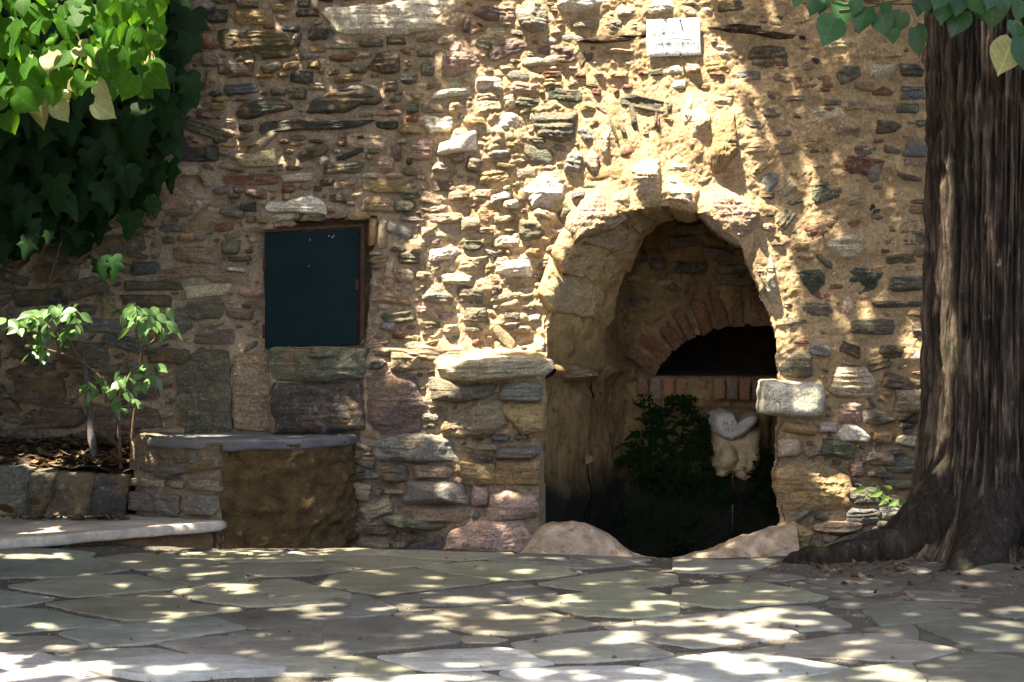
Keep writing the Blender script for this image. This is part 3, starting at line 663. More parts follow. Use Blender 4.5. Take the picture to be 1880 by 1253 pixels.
Z(0, 0, 1.0, [
 ([(800, 672), (850, 660), (900, 655), (960, 653), (1010, 657), (1016, 676), (1000, 690), (930, 697), (860, 702), (815, 696)], 'cr', 'schist', .25),
 ([(498, 637), (600, 635), (682, 638), (680, 656), (600, 660), (500, 659)], 'gs', 'rough', .12), ([(684, 637), (800, 640), (880, 650), (868, 668), (780, 662), (690, 656)], 'tn', 'rough', .13),
 ([(498, 640), (560, 637), (670, 640), (668, 695), (600, 702), (500, 700)], 'gs', 'rough', .05), ([(500, 702), (600, 704), (665, 698), (672, 792), (600, 798), (502, 796)], 'ds', 'rough', .06),
 ([(672, 688), (720, 682), (760, 690), (780, 745), (770, 790), (700, 800), (676, 770)], 'pk', 'rough', .05), ([(718, 645), (770, 643), (782, 675), (740, 685), (716, 680)], 'tn', 'rough', .05),
 ([(785, 690), (860, 705), (915, 702), (900, 730), (840, 740), (790, 735)], 'gs', 'rough', .07), ([(680, 810), (740, 795), (800, 797), (835, 805), (840, 848), (760, 850), (690, 845)], 'bs', 'rough', .06),
 ([(806, 790), (820, 762), (862, 745), (882, 733), (927, 736), (932, 780), (900, 798), (840, 806)], 'tn', 'rough', .08), ((735, 882, 862, 926), 'bs', 'round', .09), ((755, 852, 832, 882), 'tn', 'schist'),
 ((695, 852, 755, 885), 'dg', 'schist'), ((745, 930, 860, 960), 'tn', 'schist', .06), ((690, 945, 830, 972, 5), 'gs', 'schist', .08), ((655, 965, 730, 985), 'dg', 'rough'),
 ([(900, 910), (930, 900), (985, 912), (988, 940), (960, 955), (890, 960)], 'pn', 'rough', .09), ((842, 846, 915, 893), 'oc', 'rough', .05), ((905, 843, 996, 892), 'oc', 'rough', .05),
 ((905, 818, 1000, 843), 'bs', 'schist', .05), ([(815, 1010), (830, 975), (880, 955), (960, 958), (975, 985), (968, 1020)], 'pn', 'rough', .12), ((864, 890, 898, 930), 'pn', 'round'),
 ([(905, 745), (930, 738), (1000, 742), (998, 790), (960, 800)], 'oc', 'rough', .05), ((912, 700, 1003, 738), 'bs', 'schist', .06),
 ([(322, 665), (370, 640), (420, 645), (425, 790), (330, 790)], 'gs', 'rough', .012), ([(428, 648), (496, 645), (500, 792), (430, 790)], 'tn', 'rough', .014),
 ((297, 432, 322, 448), 'gs'), ((315, 450, 403, 485), 'tn', 'rough', .05), ((240, 478, 295, 508), 'bd'), ((348, 430, 380, 445), 'tn'), ((404, 440, 444, 467), 'gs'), ((414, 470, 468, 481), 'gs'),
 ((415, 490, 455, 500, 4), 'wh', 'flat', .04), ((227, 515, 342, 536), 'gs', 'schist'), ((272, 491, 385, 514, -8), 'tn'), ((350, 600, 432, 632), 'pk'), ((265, 640, 352, 670), 'dg', 'schist'), ((187, 545, 214, 592), 'tn'),
 ((220, 540, 320, 568), 'dg'), ((330, 545, 420, 590, -6), 'gs'), ((60, 480, 150, 520), 'dg'), ((20, 690, 120, 740), 'dg', 'rough'), ((60, 745, 160, 790), 'dg'), ((170, 745, 300, 790), 'dg'), ((10, 580, 90, 640), 'dg'),
 ((0, 400, 60, 450), 'dg'), ((100, 620, 200, 680), 'dg'), ((190, 690, 300, 735), 'dg'),
 # quoins and chips round the hatch
 ((676, 397, 692, 460, 4), 'oc', 'round', .04), ((694, 395, 710, 462, 2), 'cr', 'round', .045), ((500, 405, 550, 420), 'tn'), ((631, 388, 683, 407), 'oc', 'flat', .05), ((548, 390, 600, 410), 'dg'),
 ((728, 460, 775, 485), 'gs'), ((726, 488, 762, 523), 'tn', 'round', .04), ((762, 497, 795, 518), 'tn'), ((808, 502, 870, 524, 4), 'cr', 'schist', .05), ([(772, 548), (800, 518), (835, 545), (830, 560), (790, 556)], 'bs', 'schist', .06),
 ((835, 525, 890, 560), 'gs', 'rough', .05), ((785, 455, 850, 480, -5), 'wh', 'rough', .05), ((850, 440, 890, 462), 'gs', 'schist'), ((840, 470, 895, 500), 'tn', 'rough'), ((748, 437, 784, 470), 'tn', 'round', .05),
 ((772, 416, 800, 436), 'cr'), ((785, 390, 855, 412), 'pn', 'rough', .05), ((842, 398, 885, 428), 'tn', 'round', .05), ((730, 398, 785, 408), 'bs'), ((722, 370, 765, 390), 'gs'), ((730, 348, 770, 368), 'gn'),
 ((820, 350, 866, 370), 'tn', 'round', .05), ((868, 345, 905, 366), 'tn'), ((875, 378, 905, 408, 30), 'oc', 'schist'), ((876, 416, 910, 432), 'pn'), ((920, 370, 955, 384), 'cr'), ((890, 355, 940, 370, -20), 'wh'),
 ((796, 570, 838, 592), 'pn'), ((848, 562, 900, 594), 'gs', 'rough', .05), ((770, 590, 815, 605), 'gs'), ((812, 595, 845, 612), 'cr', 'schist', .05), ((850, 600, 890, 612), 'gs'), ((720, 610, 745, 625), 'br'), ((865, 620, 885, 640), 'br'),
 ((705, 480, 726, 535), 'tn'), ((696, 590, 730, 608), 'bs'), ((906, 470, 935, 495), 'pn'), ((900, 520, 925, 545), 'pk'), ((770, 640, 880, 652), 'tn', 'schist', .05),
 # the old timber let into the wall above the arch
 ([(1055, 76), (1100, 68), (1190, 62), (1190, 74), (1110, 80), (1060, 82)], 'dg', 'schist', .055), ([(1288, 52), (1345, 44), (1392, 48), (1395, 58), (1440, 62), (1512, 66), (1510, 76), (1430, 74), (1380, 64), (1330, 60), (1290, 58)], 'dg', 'schist', .055)])
def to_m(poly, d=D): return [(wx(x, d), wz(y, d)) for x, y in poly]
def add_stone(name, poly_px, d, colour, style, prot, parent, seed, mat=None, ang=0.0, par_loc=(0, 9.0, 0), deep=.07, res=.011):
    c, V, Fc = stone_arrays(to_m(poly_px, d), prot, style, seed, ang0=R(-ang), deep=deep, res=res)
    o = link_mesh(name, V, Fc, mat or M_ROCK, parent, smooth=style in ('round', 'flat', 'block'))
    o.location = (c[0]-par_loc[0], d-par_loc[1], c[1]-par_loc[2])
    o.color = (*colour, 1)
    return o
def area(p): return abs(sum(p[i][0]*p[(i+1) % len(p)][1]-p[(i+1) % len(p)][0]*p[i][1] for i in range(len(p))))/2
# occupancy and bedding rasters (4 photo px per cell)
CELL = 4; OX, OY = -300, -160
NX, NY = (2200-OX)//CELL, (1120-OY)//CELL
cxs = OX+(np.arange(NX)+.5)*CELL; cys = OY+(np.arange(NY)+.5)*CELL
CX, CY = np.meshgrid(cxs, cys)
occ = np.zeros((NY, NX), bool); bed = np.zeros((NY, NX))
def mark(poly, prot, grow=0):
    xs = [p[0] for p in poly]; ys = [p[1] for p in poly]
    i0, i1 = int((min(xs)-OX)//CELL)-1, int((max(xs)-OX)//CELL)+2; j0, j1 = int((min(ys)-OY)//CELL)-1, int((max(ys)-OY)//CELL)+2
    i0, j0 = max(i0, 0), max(j0, 0); i1, j1 = min(i1, NX), min(j1, NY)
    if i0 >= i1 or j0 >= j1: return
    m = inside(CX[j0:j1, i0:i1], CY[j0:j1, i0:i1], poly)
    occ[j0:j1, i0:i1] |= m; bed[j0:j1, i0:i1][m] = np.maximum(bed[j0:j1, i0:i1][m], prot)
occ |= inside(CX, CY, [(x-14 if x < 1200 else x+10, y) for x, y in ARCH]); occ |= inside(CX, CY, HATCH)
occ |= (CX > 1180) & (CX < 1292) & (CY > 28) & (CY < 110); occ |= CX > 1960; occ |= (CX < 240) & (CY > 850)
def default_style(colkey): return {'ds': 'schist', 'gs': 'schist', 'ol': 'schist', 'bd': 'schist', 'bs': 'rough', 'sl': 'flat', 'oc': 'rough', 'br': 'rough'}.get(colkey, 'rough')
def place(poly):
    cx = sum(p[0] for p in poly)/len(poly); cy = sum(p[1] for p in poly)/len(poly)
    return cx, cy, D-float(base_out(cx, cy))
todo = []
for k, (poly, ck, st, pr, an) in enumerate(STONES):
    cx, cy, d = place(poly)
    if cy > 640 and cx < 1010 and pr is not None and pr < .13: pr *= 1.5
    if pr is None: pr = rng.uniform(.028, .055) if cx < 740 or cy > 640 else rng.uniform(.022, .04) if cx < 1010 else rng.uniform(.020, .034)
    todo.append([area(poly), poly, ck, st or default_style(ck), pr, an, k])
    if 1060 < cx < 1380 and 160 < cy < 420: pr += .022
    mark(poly, pr)
n_traced = len(todo)
# further stones between the ones read from the photo
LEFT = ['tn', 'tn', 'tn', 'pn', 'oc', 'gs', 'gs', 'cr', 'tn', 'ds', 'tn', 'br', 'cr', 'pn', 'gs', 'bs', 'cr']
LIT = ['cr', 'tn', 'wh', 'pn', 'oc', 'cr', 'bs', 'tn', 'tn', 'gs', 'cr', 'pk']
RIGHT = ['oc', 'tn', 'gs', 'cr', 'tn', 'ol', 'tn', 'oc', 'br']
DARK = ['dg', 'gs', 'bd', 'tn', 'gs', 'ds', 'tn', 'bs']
for tries, (wlo, whi) in ((5000, (58, 120)), (12000, (34, 70)), (16000, (16, 38)), (9000, (8, 15))):
    for _ in range(tries):
        cx, cy = rng.uniform(-80, 1800), rng.uniform(-40, 1040)
        right = cx > 1060 and not (cy > 700)
        if right and rng.random() < (.70 if whi > 40 else .90): continue
        w = rng.uniform(wlo, whi); h = w*rng.uniform(.26, .58) if whi > 15 else w*rng.uniform(.5, .9)
        an = rng.normal(0, 9) if rng.random() < .8 else rng.uniform(-50, 50)
        i0, i1 = int((cx-w/2-3-OX)/CELL), int((cx+w/2+3-OX)/CELL)+1; j0, j1 = int((cy-h/2-2-OY)/CELL), int((cy+h/2+2-OY)/CELL)+1
        if i0 < 0 or j0 < 0 or i1 > NX or j1 > NY or occ[j0:j1, i0:i1].mean() > (.17 if whi > 40 else .11): continue
        poly = box_poly(cx-w/2, cy-h/2, cx+w/2, cy+h/2, an, .2)
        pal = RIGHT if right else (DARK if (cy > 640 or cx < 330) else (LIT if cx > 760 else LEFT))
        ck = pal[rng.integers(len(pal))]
        pr = rng.uniform(.012, .04)*min(1, h/16+.3)*(.8 if right else .75 if (cx > 740 and cy < 640) else 1)
        mark(poly, pr); todo.append([area(poly), poly, ck, default_style(ck) if rng.random() < .8 else 'round', pr, an, len(todo)])
# the 300 largest pieces are parts of their own, the chips between them one mesh
timber = {n_traced-2, n_traced-1}
order = sorted(range(len(todo)), key=lambda i: -todo[i][0])
own = set(order[:298]) | timber
RV, RF, RC, off = [], [], [], 0
for i, (a_, poly, ck, st, pr, an, k) in enumerate(todo):
    cx, cy, d = place(poly)
    porous = 1000 < cx < 1440 and 230 < cy < 480 and a_ > 2500 and ck in ('cr', 'tn', 'oc', 'pn')
    if i in own:
        nm = 'timber' if i in timber else ('brick' if ck in ('br',) else 'stone')
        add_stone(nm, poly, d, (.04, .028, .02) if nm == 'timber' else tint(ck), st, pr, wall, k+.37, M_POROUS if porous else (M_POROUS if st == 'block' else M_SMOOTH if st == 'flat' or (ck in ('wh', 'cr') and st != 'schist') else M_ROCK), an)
    else:
        c, V, Fc = stone_arrays(to_m(poly, d), pr, st, k+.37, res=.012, ang0=R(-an))
        RV.append(V+np.array([c[0], d-9.0, c[1]])); RF += [tuple(q+off for q in f) for f in Fc]; off += len(V)
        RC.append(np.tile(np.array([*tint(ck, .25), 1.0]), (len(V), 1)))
V = np.concatenate(RV)
rub = link_mesh('rubble', V, RF, M_RUBBLE, wall); rub['kind'] = 'stuff'
ca = rub.data.color_attributes.new('tint', 'FLOAT_COLOR', 'POINT'); ca.data.foreach_set('color', np.concatenate(RC).astype(np.float32).ravel())

# mortar: one fine relief between the stones
def blur(a, r, n=2):
    for _ in range(n):
        for ax in (0, 1):
            c = np.cumsum(np.pad(a, [(r+1, r) if q == ax else (0, 0) for q in (0, 1)], mode='edge'), axis=ax)
            a = (np.take(c, np.arange(2*r+1, c.shape[ax]), ax)-np.take(c, np.arange(0, c.shape[ax]-2*r-1), ax))/(2*r+1)
    return a
bedb = blur(bed, 3)*.40
STEP = .008
mx = np.arange(-3.15, 3.1501, STEP); mz = np.arange(-.32, 3.25, STEP)
MX, MZ = np.meshgrid(mx, mz)
PX = 940+MX/D*F; PY = HOR+(EYE-MZ)/D*F
fi = np.clip((PX-OX)/CELL-.5, 0, NX-1.01); fj = np.clip((PY-OY)/CELL-.5, 0, NY-1.01)
i0 = fi.astype(int); j0 = fj.astype(int); u = fi-i0; v = fj-j0
BED = bedb[j0, i0]*(1-u)*(1-v)+bedb[j0, i0+1]*u*(1-v)+bedb[j0+1, i0]*(1-u)*v+bedb[j0+1, i0+1]*u*v
rough = .009+.005*(1-sm(900, 1100, PX))+.014*sm(840, 920, PX)*(1-sm(1000, 1060, PX))*sm(100, 200, PY)+.006*sm(640, 700, PY)
mean = -.019+.012*sm(720, 800, PX)*(1-sm(640, 690, PY))+.009*sm(1020, 1120, PX)*(1-sm(640, 720, PY))-.014*sm(640, 700, PY)
H = base_out(PX, PY)+BED+mean+rough*(fbm(MX*7, MZ*9, 1.7, 3, 41)+.55*fbm(MX*26, MZ*30, 4.2, 3, 42))+.0042*fbm(MX*85, MZ*85, 2.2, 2, 43)
lump = np.abs(fbm(MX*12, MZ*5, 7.7, 3, 44)); H = H+.007*lump*sm(1040, 1100, PX)*(1-sm(640, 700, PY))
da = polydist(PX, PY, ARCH[1:-1]); H = H+np.where(da < 40, (1-sm(0, 40, da))*.022, 0)
hin = inside(PX, PY, [(486, 430), (545, 404), (690, 398), (668, 636), (487, 640)]); H = np.where(hin, -.16, H); H = np.where((PX > 1184) & (PX < 1289) & (PY > 30) & (PY < 108), np.minimum(H, .012), H)
inn = inside(PX, PY, ARCHD)
keep = ~(inn[:-1, :-1] & inn[1:, 1:] & inn[1:, :-1] & inn[:-1, 1:])
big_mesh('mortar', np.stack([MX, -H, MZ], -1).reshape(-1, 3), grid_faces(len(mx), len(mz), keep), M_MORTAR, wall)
for (sx, sy, sz, lx, ly, lz) in ((4.0, 1.9, 5.2, -5.13, .99, 1.8), (4.0, 1.9, 5.2, 5.13, .99, 1.8), (6.26, 1.9, 1.2, 0, .99, 3.8), (14.2, .3, 5.2, 0, 2.1, 1.8)):
    Vb, Fb = box(sx, sy, sz); o = link_mesh('wall_core', Vb, Fb, M_MORTAR, wall); o.location = (lx, ly, lz)

# ------------------------------------------------------------------ niche behind the arch
def mat_niche():
    t = NT('damp_niche_plaster_bounce'); g = t.n('ShaderNodeNewGeometry').outputs['Position']
    z = t.n('ShaderNodeSeparateXYZ', ins={0: g}).outputs[2]
    a = t.noise(g, 8, 6, .7); f = t.noise(g, 70, 4, .7)
    streak = t.noise(t.map(g, (14, 14, 2.5)), 1.0, 5, .65)
    c = t.mix(t.ramp(a, [(.35, 0.0), (.65, 1.0)]), (.25, .165, .072), (.14, .09, .04))
    c = t.mix(t.ramp(streak, [(.5, 0.0), (.7, .6)]), c, (.08, .055, .03))
    c = t.mix(t.ramp(t.noise(g, 19, 5, .75), [(.55, 0.0), (.66, .8)]), c, (.045, .035, .02))
    c = t.mix(t.ramp(t.noise(g, 13, 5, .75), [(.6, 0.0), (.7, .5)]), c, (.26, .20, .06))
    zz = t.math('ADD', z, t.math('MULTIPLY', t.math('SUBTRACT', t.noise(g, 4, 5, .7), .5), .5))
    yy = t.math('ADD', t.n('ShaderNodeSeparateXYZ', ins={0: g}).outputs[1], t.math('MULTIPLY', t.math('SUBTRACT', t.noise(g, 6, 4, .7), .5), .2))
    bounce = t.math('MULTIPLY', t.ramp(zz, [(.95, 0.0), (1.0, 1.0)]) if False else t.ramp(t.math('MULTIPLY', zz, .5), [(.44, 0.0), (.60, 1.0)]), t.ramp(t.math('SUBTRACT', yy, 8.9), [(.45, 1.0), (.62, 0.0)]))
    c = t.mix(t.math('MULTIPLY', bounce, .85), c, t.mix(t.ramp(t.noise(g, 11, 6, .75), [(.38, 0.0), (.62, 1.0)]), (.20, .13, .05), (.43, .31, .14)))  # golden bounce light high near the opening, painted in as ochre
    c = t.mix(t.ramp(zz, [(.14, 1.0), (.40, 0.0)]), c, (.010, .012, .007))           # fades to near black towards the water
    nrm = t.bump(t.math('ADD', a, t.math('MULTIPLY', f, .5)), .9, .02)
    return t.out(c, .92, nrm, .15)
M_DAMP_BOUNCE = mat_niche()
M_SOFFIT = mat_plain('ochre_soffit', (.40, .285, .125), (.27, .18, .08), 7, dark=(.15, .10, .045), bump=1.0, dist=.02)
niche = tag(empty('fountain_niche', (1.2, 9.5, 0)), 'dark arched fountain niche with brick inner arch and carved marble spout', 'fountain', kind='thing')
NL = (1.2, 9.5, 0)
def resample(poly, n):
    P = np.array(poly, float); d = np.r_[0, np.cumsum(np.hypot(*np.diff(P, axis=0).T))]
    q = np.linspace(0, d[-1], n); return np.stack([np.interp(q, d, P[:, 0]), np.interp(q, d, P[:, 1])], -1)
ctr = np.array([1215., 760.]); npf = 230
fr_ = np.array(dense(ARCH, npf, 4.5)); fr_ = fr_+(fr_-ctr)/np.linalg.norm(fr_-ctr, axis=1)[:, None]*5
mid = dense(ARCH_MID, npf, 6.0); bk_ = dense(ARCH_BACK, npf, 5.0)
def sweep(name, pa, da, pb, db, ns, mat, amp, seed, step=0.0):
    Vn = []
    for s in range(ns):
        t = s/(ns-1); d = da+(db-da)*t
        X = wx(pa[:, 0], da)*(1-t)+wx(pb[:, 0], db)*t; Zv = wz(pa[:, 1], da)*(1-t)+wz(pb[:, 1], db)*t
        dirx = wx(ctr[0], d)+.15-X; dirz = wz(ctr[1], d)-Zv; L = np.hypot(dirx, dirz)
        n_ = amp*fbm(X*6, Zv*6, d*6, 4, seed)+.022*np.round(1.6*noise(X*5, Zv*9, d*6, seed+6))*step+amp*.45*fbm(X*26, Zv*26, d*26, 2, seed+1)
        if name == 'vault': n_ = n_-.05*(1-t)*(1-sm(600, 760, pa[:, 1]))
        bulge = .07*np.exp(-((Zv-wz(680, d))/.035)**2)*(pa[:, 0] < 1130)               # ledge running in along the left wall
        Vn.append(np.stack([X+(dirx/L)*(n_+bulge)-NL[0], np.full_like(X, d)-NL[1]+.02*fbm(X*9, Zv*9, 3+t*2, 2, seed+3)*math.sin(math.pi*t), Zv+(dirz/L)*n_-NL[2]], -1))
    o = big_mesh(name, np.concatenate(Vn), grid_faces(npf, ns)[:, ::-1], mat, niche); o.color = (.30, .21, .10, 1); return o
sweep('arch_soffit', fr_, 8.985, mid, 9.42, 44, M_DAMP_BOUNCE, .020, 51)
sweep('vault', mid, 9.41, bk_, 10.03, 50, M_DAMP_BOUNCE, .038, 151, 1.0)
# the big wedge stones of the arch: front face and underside in one piece each
frd = fr_; nq, na_ = 34, 26
def find(px, py): return int(np.argmin(np.hypot(frd[:, 0]-px, frd[:, 1]-py)))
cuts = [find(*p) for p in ((1012, 575), (1030, 505), (1062, 440), (1118, 400), (1165, 386), (1222, 376), (1284, 390), (1362, 458), (1398, 552))]
for k in range(len(cuts)-1):
    ii = np.linspace(cuts[k]+.5, cuts[k+1]-.5, na_); V = []
    fx, fy = np.interp(ii, np.arange(npf), frd[:, 0]), np.interp(ii, np.arange(npf), frd[:, 1]); mxx, myy = np.interp(ii, np.arange(npf), mid[:, 0]), np.interp(ii, np.arange(npf), mid[:, 1])
    ox, oy = fx-ctr[0], fy-ctr[1]-120; L = np.hypot(ox, oy); ox, oy = ox/L, oy/L
    wid = 34+14*rng.random(); ea = 1-np.abs(np.linspace(-1, 1, na_))**7; pf = .075+.02*rng.random(); ps = .03+.012*rng.random(); dm = rng.uniform(.75, .95)
    for q in range(nq):
        t = q/(nq-1)
        if t < .4:
            s = 1-t/.4; X = wx(fx+ox*wid*s); Zv = wz(fy+oy*wid*s); Y = np.full(na_, 8.985); a = 0.0; e = ea*(1-s**6)
        else:
            s = (t-.4)/.6*dm; d = 8.985+.435*s; X = wx(fx, 8.985)*(1-s)+wx(mxx, 9.42)*s; Zv = wz(fy, 8.985)*(1-s)+wz(myy, 9.42)*s; Y = np.full(na_, d); a = 1.0; e = ea*(1-(s/dm)**8)
        ang = float(sm(.28, .52, t))*math.pi/2; cf, cs = math.cos(ang), math.sin(ang)
        n_ = .013*fbm(X*16, Zv*16, Y*16, 3, 401+k)+.006*fbm(X*45, Zv*45, Y*45, 2, 402)
        hf = (pf*cf)*(e*1.1-.1)+n_*cf; hs = (ps*cs)*(e*1.35-.35)+n_*cs
        V.append(np.stack([X-ox*hs, Y-hf, Zv+oy*hs], -1))
    V = np.concatenate(V); c0 = V.mean(0)
    o = big_mesh('voussoir', V-c0, grid_faces(na_, nq), M_POROUS, wall, True); o.location = Vector(c0)-Vector((0, 9.0, 0)); o.color = (*(np.array(((.48, .36, .20), (.46, .33, .17), (.50, .39, .24), (.46, .34, .19))[k % 4])*rng.uniform(.9, 1.1)), 1)
# back wall with the deep segmental recess
bx = np.arange(.55, 2.7, .014); bz = np.arange(-.6, 2.0, .014); BX, BZ = np.meshgrid(bx, bz)
def p10(X, Zv): return 940+X/10*F, HOR+(EYE-Zv)/10*F
QX, QY = p10(BX, BZ)
rec = (np.hypot(QX-1370, (QY-800)*1.0) < 202) & (QY < 690)
BY = 10.0-.045*fbm(BX*6, BZ*6, 1, 4, 53)-.014*fbm(BX*30, BZ*30, 3, 2, 54)+np.where(rec, .8, 0)-np.where(QY >= 692, .06, 0)-.10*sm(840, 980, QY)
rq = rec[:-1, :-1] | rec[1:, 1:] | rec[1:, :-1] | rec[:-1, 1:]
big_mesh('back_wall', np.stack([BX-NL[0], BY-NL[1], BZ], -1).reshape(-1, 3), grid_faces(len(bx), len(bz), ~rq), M_DAMP_BOUNCE, niche)
big_mesh('recess', np.stack([BX-NL[0], BY-NL[1], BZ], -1).reshape(-1, 3), grid_faces(len(bx), len(bz), rq), mat_plain('recess_shade_stone', (.035, .027, .018), (.018, .014, .010), 9), niche)  # shade of the deep recess put into a near-black stone colour
for k in range(15):
    th = R(-71+k*8.4); r0, r1, hw = 203, 268+rng.uniform(-6, 6), 11.5
    ux, uy = math.sin(th), -math.cos(th); vx_, vy_ = -uy, ux
    poly = [(1370+ux*r0+vx_*hw*s*.92, 800+uy*r0+vy_*hw*s*.92) for s in (-1, 1)]+[(1370+ux*r1+vx_*hw*s, 800+uy*r1+vy_*hw*s) for s in (1, -1)]
    if k % 6 == 4: r1 -= 20
    ck = ((.20, .085, .045), (.15, .065, .04), (.20, .115, .06))[k % 3]
    poly = [(x+rng.uniform(-2.5, 2.5), y+rng.uniform(-4, 4)) for x, y in poly]
    if k < 1: continue
    add_stone('brick', poly, 9.975, tuple(np.array(ck)*rng.uniform(.75, 1.15)), 'rough', .022, niche, 700+k, M_BRICK, par_loc=NL)
for k in range(13):
    x0 = 1170+k*23.5
    add_stone('brick', [(x0, 694), (x0+20, 694), (x0+20, 733+rng.uniform(-2, 4)), (x0, 735)], 9.93, tuple(np.array(((.24, .13, .075), (.20, .15, .10), (.27, .12, .07))[k % 3])*rng.uniform(.8, 1.15)), 'flat', .012, niche, 730+k, M_BRICK, par_loc=NL)
for k, (x0, y0, x1, y1, ck) in enumerate([(1225, 430, 1290, 455, 'dg'), (1285, 455, 1350, 478, 'pk'), (1180, 470, 1225, 500, 'dg'), (1235, 480, 1300, 505, 'ds'), (1310, 485, 1380, 505, 'dg'), (1160, 460, 1190, 485, 'ds'),
        (1300, 510, 1390, 525, 'dg'), (1190, 510, 1250, 530, 'tn'), (1140, 500, 1180, 520, 'oc'), (1335, 440, 1370, 460, 'dg'), (1245, 410, 1300, 428, 'pk'), (1225, 515, 1245, 535, 'gn'), (1120, 590, 1150, 610, 'oc'), (1150, 545, 1190, 570, 'dg')]):
    add_stone('stone', box_poly(x0, y0, x1, y1, rng.uniform(-6, 10)), 9.98, tint(ck), 'rough', .045, niche, 760+k, par_loc=NL)
add_stone('ledge', [(985, 672), (1040, 664), (1090, 676), (1104, 690), (1060, 702), (990, 700)], 9.25, (.22, .15, .08), 'schist', .16, niche, 790, par_loc=NL, deep=.3)
# carved marble spout: merged rounded forms
def blob(name, items, d, mat, parent, vox=.007):
    bm = bmesh.new()
    for (px, py, rx, rz, ry, dy, rot) in items:
        r = bmesh.ops.create_uvsphere(bm, u_segments=20, v_segments=12, radius=1.0)
        s = d/F
        M = Matrix.Translation((wx(px, d), d+dy, wz(py, d))) @ Matrix.Rotation(R(rot), 4, 'Y') @ Matrix.Diagonal((rx*s, ry, rz*s, 1))
        bmesh.ops.transform(bm, matrix=M, verts=r['verts'])
    me = bpy.data.meshes.new(name); bm.to_mesh(me); bm.free()
    o = bpy.data.objects.new(name, me); col.objects.link(o)
    m = o.modifiers.new('merge', 'REMESH'); m.mode = 'VOXEL'; m.voxel_size = vox
    m2 = o.modifiers.new('soft', 'SMOOTH'); m2.iterations = 5
    ev = o.evaluated_get(bpy.context.evaluated_depsgraph_get()); me2 = bpy.data.meshes.new_from_object(ev)
    o.modifiers.clear(); o.data = me2; bpy.data.meshes.remove(me)
    o.data.materials.clear(); o.data.materials.append(mat)
    o.data.polygons.foreach_set('use_smooth', [True]*len(o.data.polygons))
    o.parent = parent; o.location = -Vector(parent.location)
    return o
M_MARBLE = mat_plain('worn_marble', (.43, .40, .37), (.31, .27, .22), 14, .6, .4, .004, dark=(.26, .22, .17))
M_STAINMARBLE = mat_plain('stained_marble', (.44, .35, .20), (.28, .21, .115), 12, .7, .5, .006, dark=(.12, .085, .04))
for nm, poly, d_, pr, st, m_ in (('spout_block', [(1296, 752), (1340, 748), (1412, 752), (1416, 800), (1410, 862), (1350, 868), (1300, 862), (1292, 800)], 9.90, .07, 'block', M_DAMP_BOUNCE), ('spout_top', [(1302, 776), (1306, 758), (1325, 752), (1341, 755), (1351, 775), (1362, 765), (1380, 757), (1396, 761), (1388, 778), (1374, 793), (1356, 804), (1338, 809), (1318, 802), (1306, 792)], 9.76, .14, 'flat', M_MARBLE),
        ('spout_body', [(1304, 790), (1338, 800), (1358, 796), (1378, 780), (1398, 786), (1398, 840), (1384, 870), (1360, 874), (1343, 868), (1322, 872), (1308, 856)], 9.80, .13, 'block', M_STAINMARBLE),
        ('spout_foot', [(1317, 862), (1335, 858), (1337, 872), (1328, 877), (1316, 873)], 9.74, .05, 'rough', M_STAINMARBLE), ('spout_foot', [(1349, 860), (1366, 858), (1378, 876), (1366, 883), (1350, 874)], 9.74, .05, 'rough', M_STAINMARBLE),
        ('spout_muzzle', [(1322, 822), (1336, 812), (1351, 822), (1357, 845), (1350, 858), (1343, 861), (1326, 860), (1319, 845)], 9.69, .075, 'round', M_STAINMARBLE)):
    o = add_stone(nm, poly, d_, (1, 1, 1), st, pr, niche, 795.2, m_, par_loc=NL, deep=.2, res=.006)
M_INK = mat_plain('dark_marks', (.20, .185, .175), (.11, .10, .095), 60)
def text(body, name, loc, width, height, mat, parent, rot=(90, 0, 0), ext=.0006):
    cu = bpy.data.curves.new(name, 'FONT'); cu.body = body; cu.size = 1.0; cu.offset = -.004 if name == 'inscription' else .018; cu.extrude = ext; cu.align_x = 'LEFT'
    o = bpy.data.objects.new(name, cu); col.objects.link(o); cu.materials.append(mat)
    bpy.context.view_layer.update(); dx = max(o.dimensions.x, .01)
    o.scale = (width/dx, height/.72, 1); o.rotation_euler = tuple(R(a) for a in rot)
    me = bpy.data.meshes.new_from_object(o.evaluated_get(bpy.context.evaluated_depsgraph_get())); m = bpy.data.objects.new(name, me); col.objects.link(m)
    m.scale = o.scale; m.rotation_euler = o.rotation_euler; bpy.data.objects.remove(o); bpy.data.curves.remove(cu)
    if not me.materials: me.materials.append(mat)
    m.location = Vector(loc)-Vector(parent.location); m.parent = parent
    return m
text('N Σ I', 'inscription', W(1328, 780, 9.600), .085, .024, M_INK, niche, (84, 0, 4))
text('Π Y', 'inscription', W(1331, 794, 9.600), .055, .026, M_INK, niche, (84, 0, 4))
